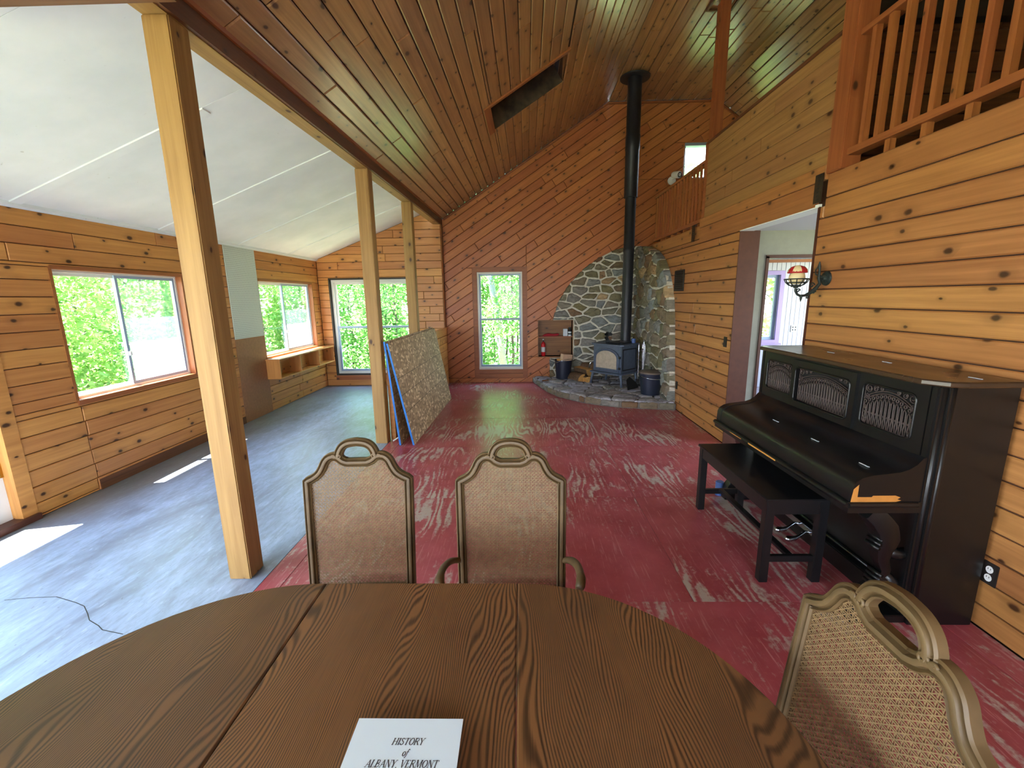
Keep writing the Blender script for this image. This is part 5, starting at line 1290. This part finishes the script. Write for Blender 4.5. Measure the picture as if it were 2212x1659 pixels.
def lettering(text, cx, cy, h, sh=.22):
    wt = sum(GL_[c][0] for c in text); mb = MB(); x0 = -wt/2
    def quad(ax, ay, bx, by, wd):
        ax += ay*sh; bx += by*sh
        d = Vector((bx-ax, by-ay)); l = d.length or 1; d /= l; n = Vector((-d.y, d.x))*wd/2; d *= wd*.15
        mb.face([((x0+p.x)*h+cx, (p.y-.5)*h+cy, .0239) for p in (Vector((ax, ay))-d-n, Vector((bx, by))+d-n, Vector((bx, by))+d+n, Vector((ax, ay))-d+n)])
    for c in text:
        wd, st_, sf = GL_[c]
        for s in st_:
            if s[0] == 'l': quad(*s[1:])
            elif s[0] == 'p':
                for a, b in zip(s[1], s[1][1:]): quad(*a, *b, s[2])
            else:
                _, ex_, ey, rx, ry, w_ = s
                for i in range(16):
                    a, b = 2*math.pi*i/16, 2*math.pi*(i+1)/16
                    quad(ex_+rx*math.cos(a), ey+ry*math.sin(a), ex_+rx*math.cos(b), ey+ry*math.sin(b), w_*(.6+.6*abs(math.cos((a+b)/2))))
        for px_, py_ in sf: quad(px_-.12, py_+(.03 if py_ == 0 else -.03), px_+.12, py_+(.03 if py_ == 0 else -.03), .06)
        x0 += wd
    mb.build('printed_title', 'ink', bk_, weld=False)
lettering('HISTORY', .006, .098, .0145); lettering('of', .006, .075, .0145); lettering('ALBANY, VERMONT', .004, .053, .0145)

# ------------------------------------------------------------------ cane back chairs
def in_poly(x, y, P):
    c = False; j = len(P)-1
    for i in range(len(P)):
        if (P[i][1] > y) != (P[j][1] > y) and x < (P[j][0]-P[i][0])*(y-P[i][1])/(P[j][1]-P[i][1])+P[i][0]: c = not c
        j = i
    return c
def smooth_path(p, k=4, sharp=()):
    out = []
    for i in range(len(p)-1):
        p0, p1, p2, p3 = [Vector(p[max(0, min(len(p)-1, i+d))]) for d in (-1, 0, 1, 2)]
        if i in sharp: p0 = p1
        if i+1 in sharp: p3 = p2
        for s in range(k):
            t = s/k; out.append(.5*((2*p1)+(p2-p0)*t+(2*p0-5*p1+4*p2-p3)*t*t+(3*p1-p0-3*p2+p3)*t**3))
    out.append(Vector(p[-1])); return out
SHZ = .895
def make_chair(label, arms=False):
    t = thing('dining_chair', label, 'chair', (0, 0, 0), 0, 'cane back dining chairs around the table')
    Y0 = .215
    B = lambda x, h, d=0: (x, Y0+(h-.46)*.11+d-.06*(x/.25)**2*0, h)
    half = [(.228, .33), (.231, .60), (.233, .78), (.234, SHZ-.018), (.205, SHZ-.004), (.178, SHZ+.016), (.160, SHZ+.044), (.145, SHZ+.074), (.124, SHZ+.092), (.10, SHZ+.095), (.083, SHZ+.088), (.068, SHZ+.075), (.046, SHZ+.066)]
    r_ = smooth_path(half, 4, (3,))
    full = [(p.x, p.y) for p in r_]+[(-p.x, p.y) for p in r_[::-1]]
    pf = [(-.75, -1), (.35, -1), (.62, -.80), (.16, -.52), (.80, -.30), (.88, 0), (.80, .30), (.16, .52), (.62, .80), (.35, 1), (-.75, 1)]
    mb = MB(); mb.tube([B(*p) for p in full], .0205, prof=pf, upv=(0, -1, .11)); fr = mb.build('back_frame', 'fruitwood', t, 35)
    mb = MB(); mb.tube([B(-.235, .352), B(.235, .352)], .02, prof=pf, upv=(0, -1, .11)); mb.build('back_rail', 'fruitwood', t, 35)
    hd = [(.083, SHZ+.098), (.081, SHZ+.115), (.066, SHZ+.140), (.040, SHZ+.156), (0, SHZ+.162)]
    hp2 = smooth_path(hd, 4); hfull = [(p.x, p.y) for p in hp2]+[(-p.x, p.y) for p in hp2[::-1][1:]]
    mb = MB(); mb.tube([B(*p, -.002) for p in hfull], .0195, prof=pf, upv=(0, -1, .11)); hn = mb.build('top_handle', 'fruitwood', t, 35)
    for sx_ in (-1, 1):
        for px_, pz_, rr in ((.080, SHZ+.097, .0125), (.102, SHZ+.097, .010)):
            mb = MB(); mb.tube([B(sx_*(px_+rr*(1-.055*k)*math.cos(k*.6)), pz_+rr*(1-.055*k)*math.sin(k*.6), -.014) for k in range(13)], .0042, 5)
            mb.build('carved_scroll', 'fruitwood', t, True)
    # cane panel
    inner = [(p[0]*.93 if abs(p[0]) > .15 else p[0]*.97, p[1]-.008) for p in full]
    mb = MB(); P_ = .0166; wd = .00125
    def strand(p, q, d):
        p, q = Vector(p), Vector(q); L = (q-p).length; n = max(2, int(L/.004)); seg = None
        for i in range(n+1):
            c = p+(q-p)*(i/n); ok = in_poly(c.x, c.y, inner) and c.y > .36
            if ok and seg is None: seg = c
            if (not ok or i == n) and seg is not None:
                if (c-seg).length > .006:
                    e = (c-seg).normalized(); nn = Vector((-e.y, e.x))*wd
                    a = [seg-nn, c-nn, c+nn, seg+nn]
                    lo, hi = [Vector(B(v.x, v.y, d+.0006)) for v in a], [Vector(B(v.x, v.y, d-.0006)) for v in a]
                    mb.face(hi); 
                    for k in range(0, 4, 2): mb.face([lo[k], lo[k+1], hi[k+1], hi[k]])
                seg = None
    nx = int(.25/P_)+1
    for i in range(-nx, nx+1):
        for s in (-.0024, .0024): strand((i*P_+s, .35), (i*P_+s, 1.06), 0)
    for j in range(int(.67/P_)+2):
        h = .35+j*P_
        for s in (-.0024, .0024): strand((-.25, h+s), (.25, h+s), -.0014)
    for j in range(-18, 66):
        strand((-.25, .35-.25+j*P_), (.25, .35+.25+j*P_), -.0026)
        strand((-.25, .35+.25+j*P_), (.25, .35-.25+j*P_), .0014)
    c_ = mb.build('cane_panel', 'cane', t, weld=False); c_['kind'] = 'stuff'
    # seat and legs
    sp_ = [(-.20, .11), (.20, .11), (.25, -.22), (.22, -.26), (-.22, -.26), (-.25, -.22)]
    mb = MB(); mb.prism(sp_[::-1], lambda x, y: (x, y, .345), lambda x, y: (x, y, .385)); mb.build('seat_rail', 'fruitwood', t)
    mb = MB(); rg = [[(x*s, y*s, z) for x, y in sp_] for s, z in ((.97, .386), (.98, .405), (.93, .422), (.6, .432))]
    for A, C_ in zip(rg, rg[1:]):
        for i in range(6): mb.face([A[i], A[(i+1) % 6], C_[(i+1) % 6], C_[i]])
    mb.face(rg[-1]); mb.build('seat_cushion', 'seat_fabric', t, 50)
    for sx_ in (-1, 1):
        mb = MB(); mb.tube([(sx_*.225, -.225, .36), (sx_*.235, -.245, .30), (sx_*.228, -.235, .18), (sx_*.222, -.225, .06), (sx_*.228, -.245, .012), (sx_*.228, -.25, 0)], [.028, .030, .02, .016, .02, .018], 10); mb.build('leg', 'fruitwood', t, True)
        mb = MB(); mb.tube([(sx_*.228, Y0-.012, .36), (sx_*.225, Y0-.005, .32), (sx_*.222, Y0+.03, .2), (sx_*.225, Y0+.075, 0)], [.018, .022, .019, .016], 8); mb.build('leg', 'fruitwood', t, True)
        if arms:
            mb = MB(); mb.tube(smooth_path([(sx_*.235, Y0+.01, .50), (sx_*.272, Y0-.05, .535), (sx_*.288, Y0-.15, .57), (sx_*.282, Y0-.27, .60), (sx_*.272, Y0-.31, .585)], 3), [.016]*3+[.018]*6+[.022]*3+[.018], 10, flat=.8); mb.build('armrest', 'fruitwood', t, True)
            mb = MB(); mb.tube(smooth_path([(sx_*.275, Y0-.28, .59), (sx_*.275, Y0-.24, .52), (sx_*.255, Y0-.23, .44), (sx_*.245, Y0-.24, .37)], 3), .014, 8); mb.build('arm_post', 'fruitwood', t, True)
    return t
c0 = make_chair('cane back chair on the far side of the table, left of the armchair')
c0.location = (-.752, 1.62, 0); c0.rotation_euler = (0, 0, math.radians(3))
c1 = make_chair('cane back armchair on the far side of the table, nearest its centre', True)
c1.location = (-.053, 1.595, 0)
c2_ = copy_tree(c0); c2_['label'] = 'cane back chair close to the camera at the right end of the table'
c2_.location = (.525, .825, 0); c2_.rotation_euler = (0, 0, -HP)
c3_ = copy_tree(c0); c3_['label'] = 'cane back chair barely in view at the left end of the table'
c3_.location = (-1.30, .66, 0); c3_.rotation_euler = (0, 0, HP)

# ------------------------------------------------------------------ woodland outside
g = MB(); g.box((-60, -40, -.5), (40, 60, -.35)); struct(g.build('ground', 'grass'), 'sunlit woodland floor outside the windows', 'ground')
rt = random.Random(21)
def crown(mb, c, rx, rz, n, size):
    for _ in range(n):
        while True:
            p = Vector((rt.uniform(-1, 1), rt.uniform(-1, 1), rt.uniform(-1, 1)))
            if p.length <= 1: break
        q = Vector((c[0]+p.x*rx, c[1]+p.y*rx, c[2]+p.z*rz))
        a = Vector((rt.gauss(0, 1), rt.gauss(0, 1), rt.gauss(0, .6))).normalized(); b = a.orthogonal().normalized()
        b = Matrix.Rotation(rt.uniform(0, 6.28), 3, a) @ b; s = size*rt.uniform(.6, 1.3)
        mb.face([q-a*s, q+b*s*.55, q+a*s, q-b*s*.55])
LBL = {'s': 'leafy young tree in the woods outside the sunroom side windows', 'f': 'slim tree in the bright woods beyond the far windows', 'b': 'leafy tree outside the window of the back room'}
def tree(x, y, h, r, kind, clumps=5, n=420, leaf='leaf', tr='trunk', lean=0, size=.085, low=.5, label=None, tname='tree'):
    t = thing(tname, label or LBL[kind], 'tree', (x, y, -.36), 0, None if label else {'s': 'trees outside the sunroom', 'f': 'trees beyond the far windows', 'b': 'trees behind the house'}[kind])
    mb = MB(); pts = [(lean*z/h+rt.uniform(-.04, .04), rt.uniform(-.04, .04), z) for z in [h*i/7 for i in range(8)]]
    mb.tube(pts, [r*(1-.6*i/7) for i in range(8)], 9)
    for i in range(3, 7):
        a = rt.uniform(0, 6.28); p = Vector(pts[i]); mb.tube([p, p+Vector((math.cos(a)*.5, math.sin(a)*.5, .35)), p+Vector((math.cos(a)*.9, math.sin(a)*.9, .85))], [r*.35, r*.2, r*.08], 5)
    mb.build('trunk', tr, t, True)
    mb = MB()
    for k in range(clumps):
        z = low+(h+.4-low)*(k+.5)/clumps; w_ = rt.uniform(.7, 1.15)
        crown(mb, (lean*z/h+rt.uniform(-.6, .6), rt.uniform(-.6, .6), z), w_, rt.uniform(.5, .8), n, size)
    q = mb.build('foliage', leaf, t, weld=False); q['kind'] = 'stuff'
    return t
for i in range(16):
    tree(-6.6-rt.uniform(0, 1.6)-(i % 2)*1.8, 2.5+i*.72+rt.uniform(-.3, .3), rt.uniform(3.0, 3.7), .05, 's', 5, 1000, 'leaf' if i % 3 else 'leaf2', low=.1, size=.055)
for i in range(9):
    tree(-10.5-rt.uniform(0, 2), 3+i*1.9, rt.uniform(4.6, 5.6), .08, 's', 6, 900, 'leaf', size=.085, low=.2)
for i in range(11):
    tree(-6.2+i*1.25+rt.uniform(-.4, .4), 13.2+rt.uniform(0, 3.2), rt.uniform(4, 6), .045, 'f', 5, 700, 'leaf' if i % 2 else 'leaf2', low=.6, size=.06)
for i in range(7):
    tree(-5.6+i*.85+rt.uniform(-.3, .3), 11.4+rt.uniform(0, 1.2), rt.uniform(3.0, 3.8), .04, 'f', 4, 1100, 'leaf', low=.1, size=.055)
for x, y in ((-.45, 13.5), (-.1, 14.2), (.1, 12.8), (-1.15, 13.4), (-.9, 15.0), (.25, 15.5)):
    tree(x, y, rt.uniform(5, 6.5), .035, 'f', 4, 420, 'leaf', low=1.4, size=.06)
tree(-.42, 11.3, 6.2, .105, 'f', 3, 150, 'leaf', 'birch', lean=-.85, low=4.0, label='leaning white birch trunk seen through the tall far window', tname='birch_tree')
for i in range(5):
    tree(3.2+i*.9, 11.2+rt.uniform(0, 1.5), rt.uniform(4, 5), .06, 'b', 5, 300, 'leaf2', low=.3)
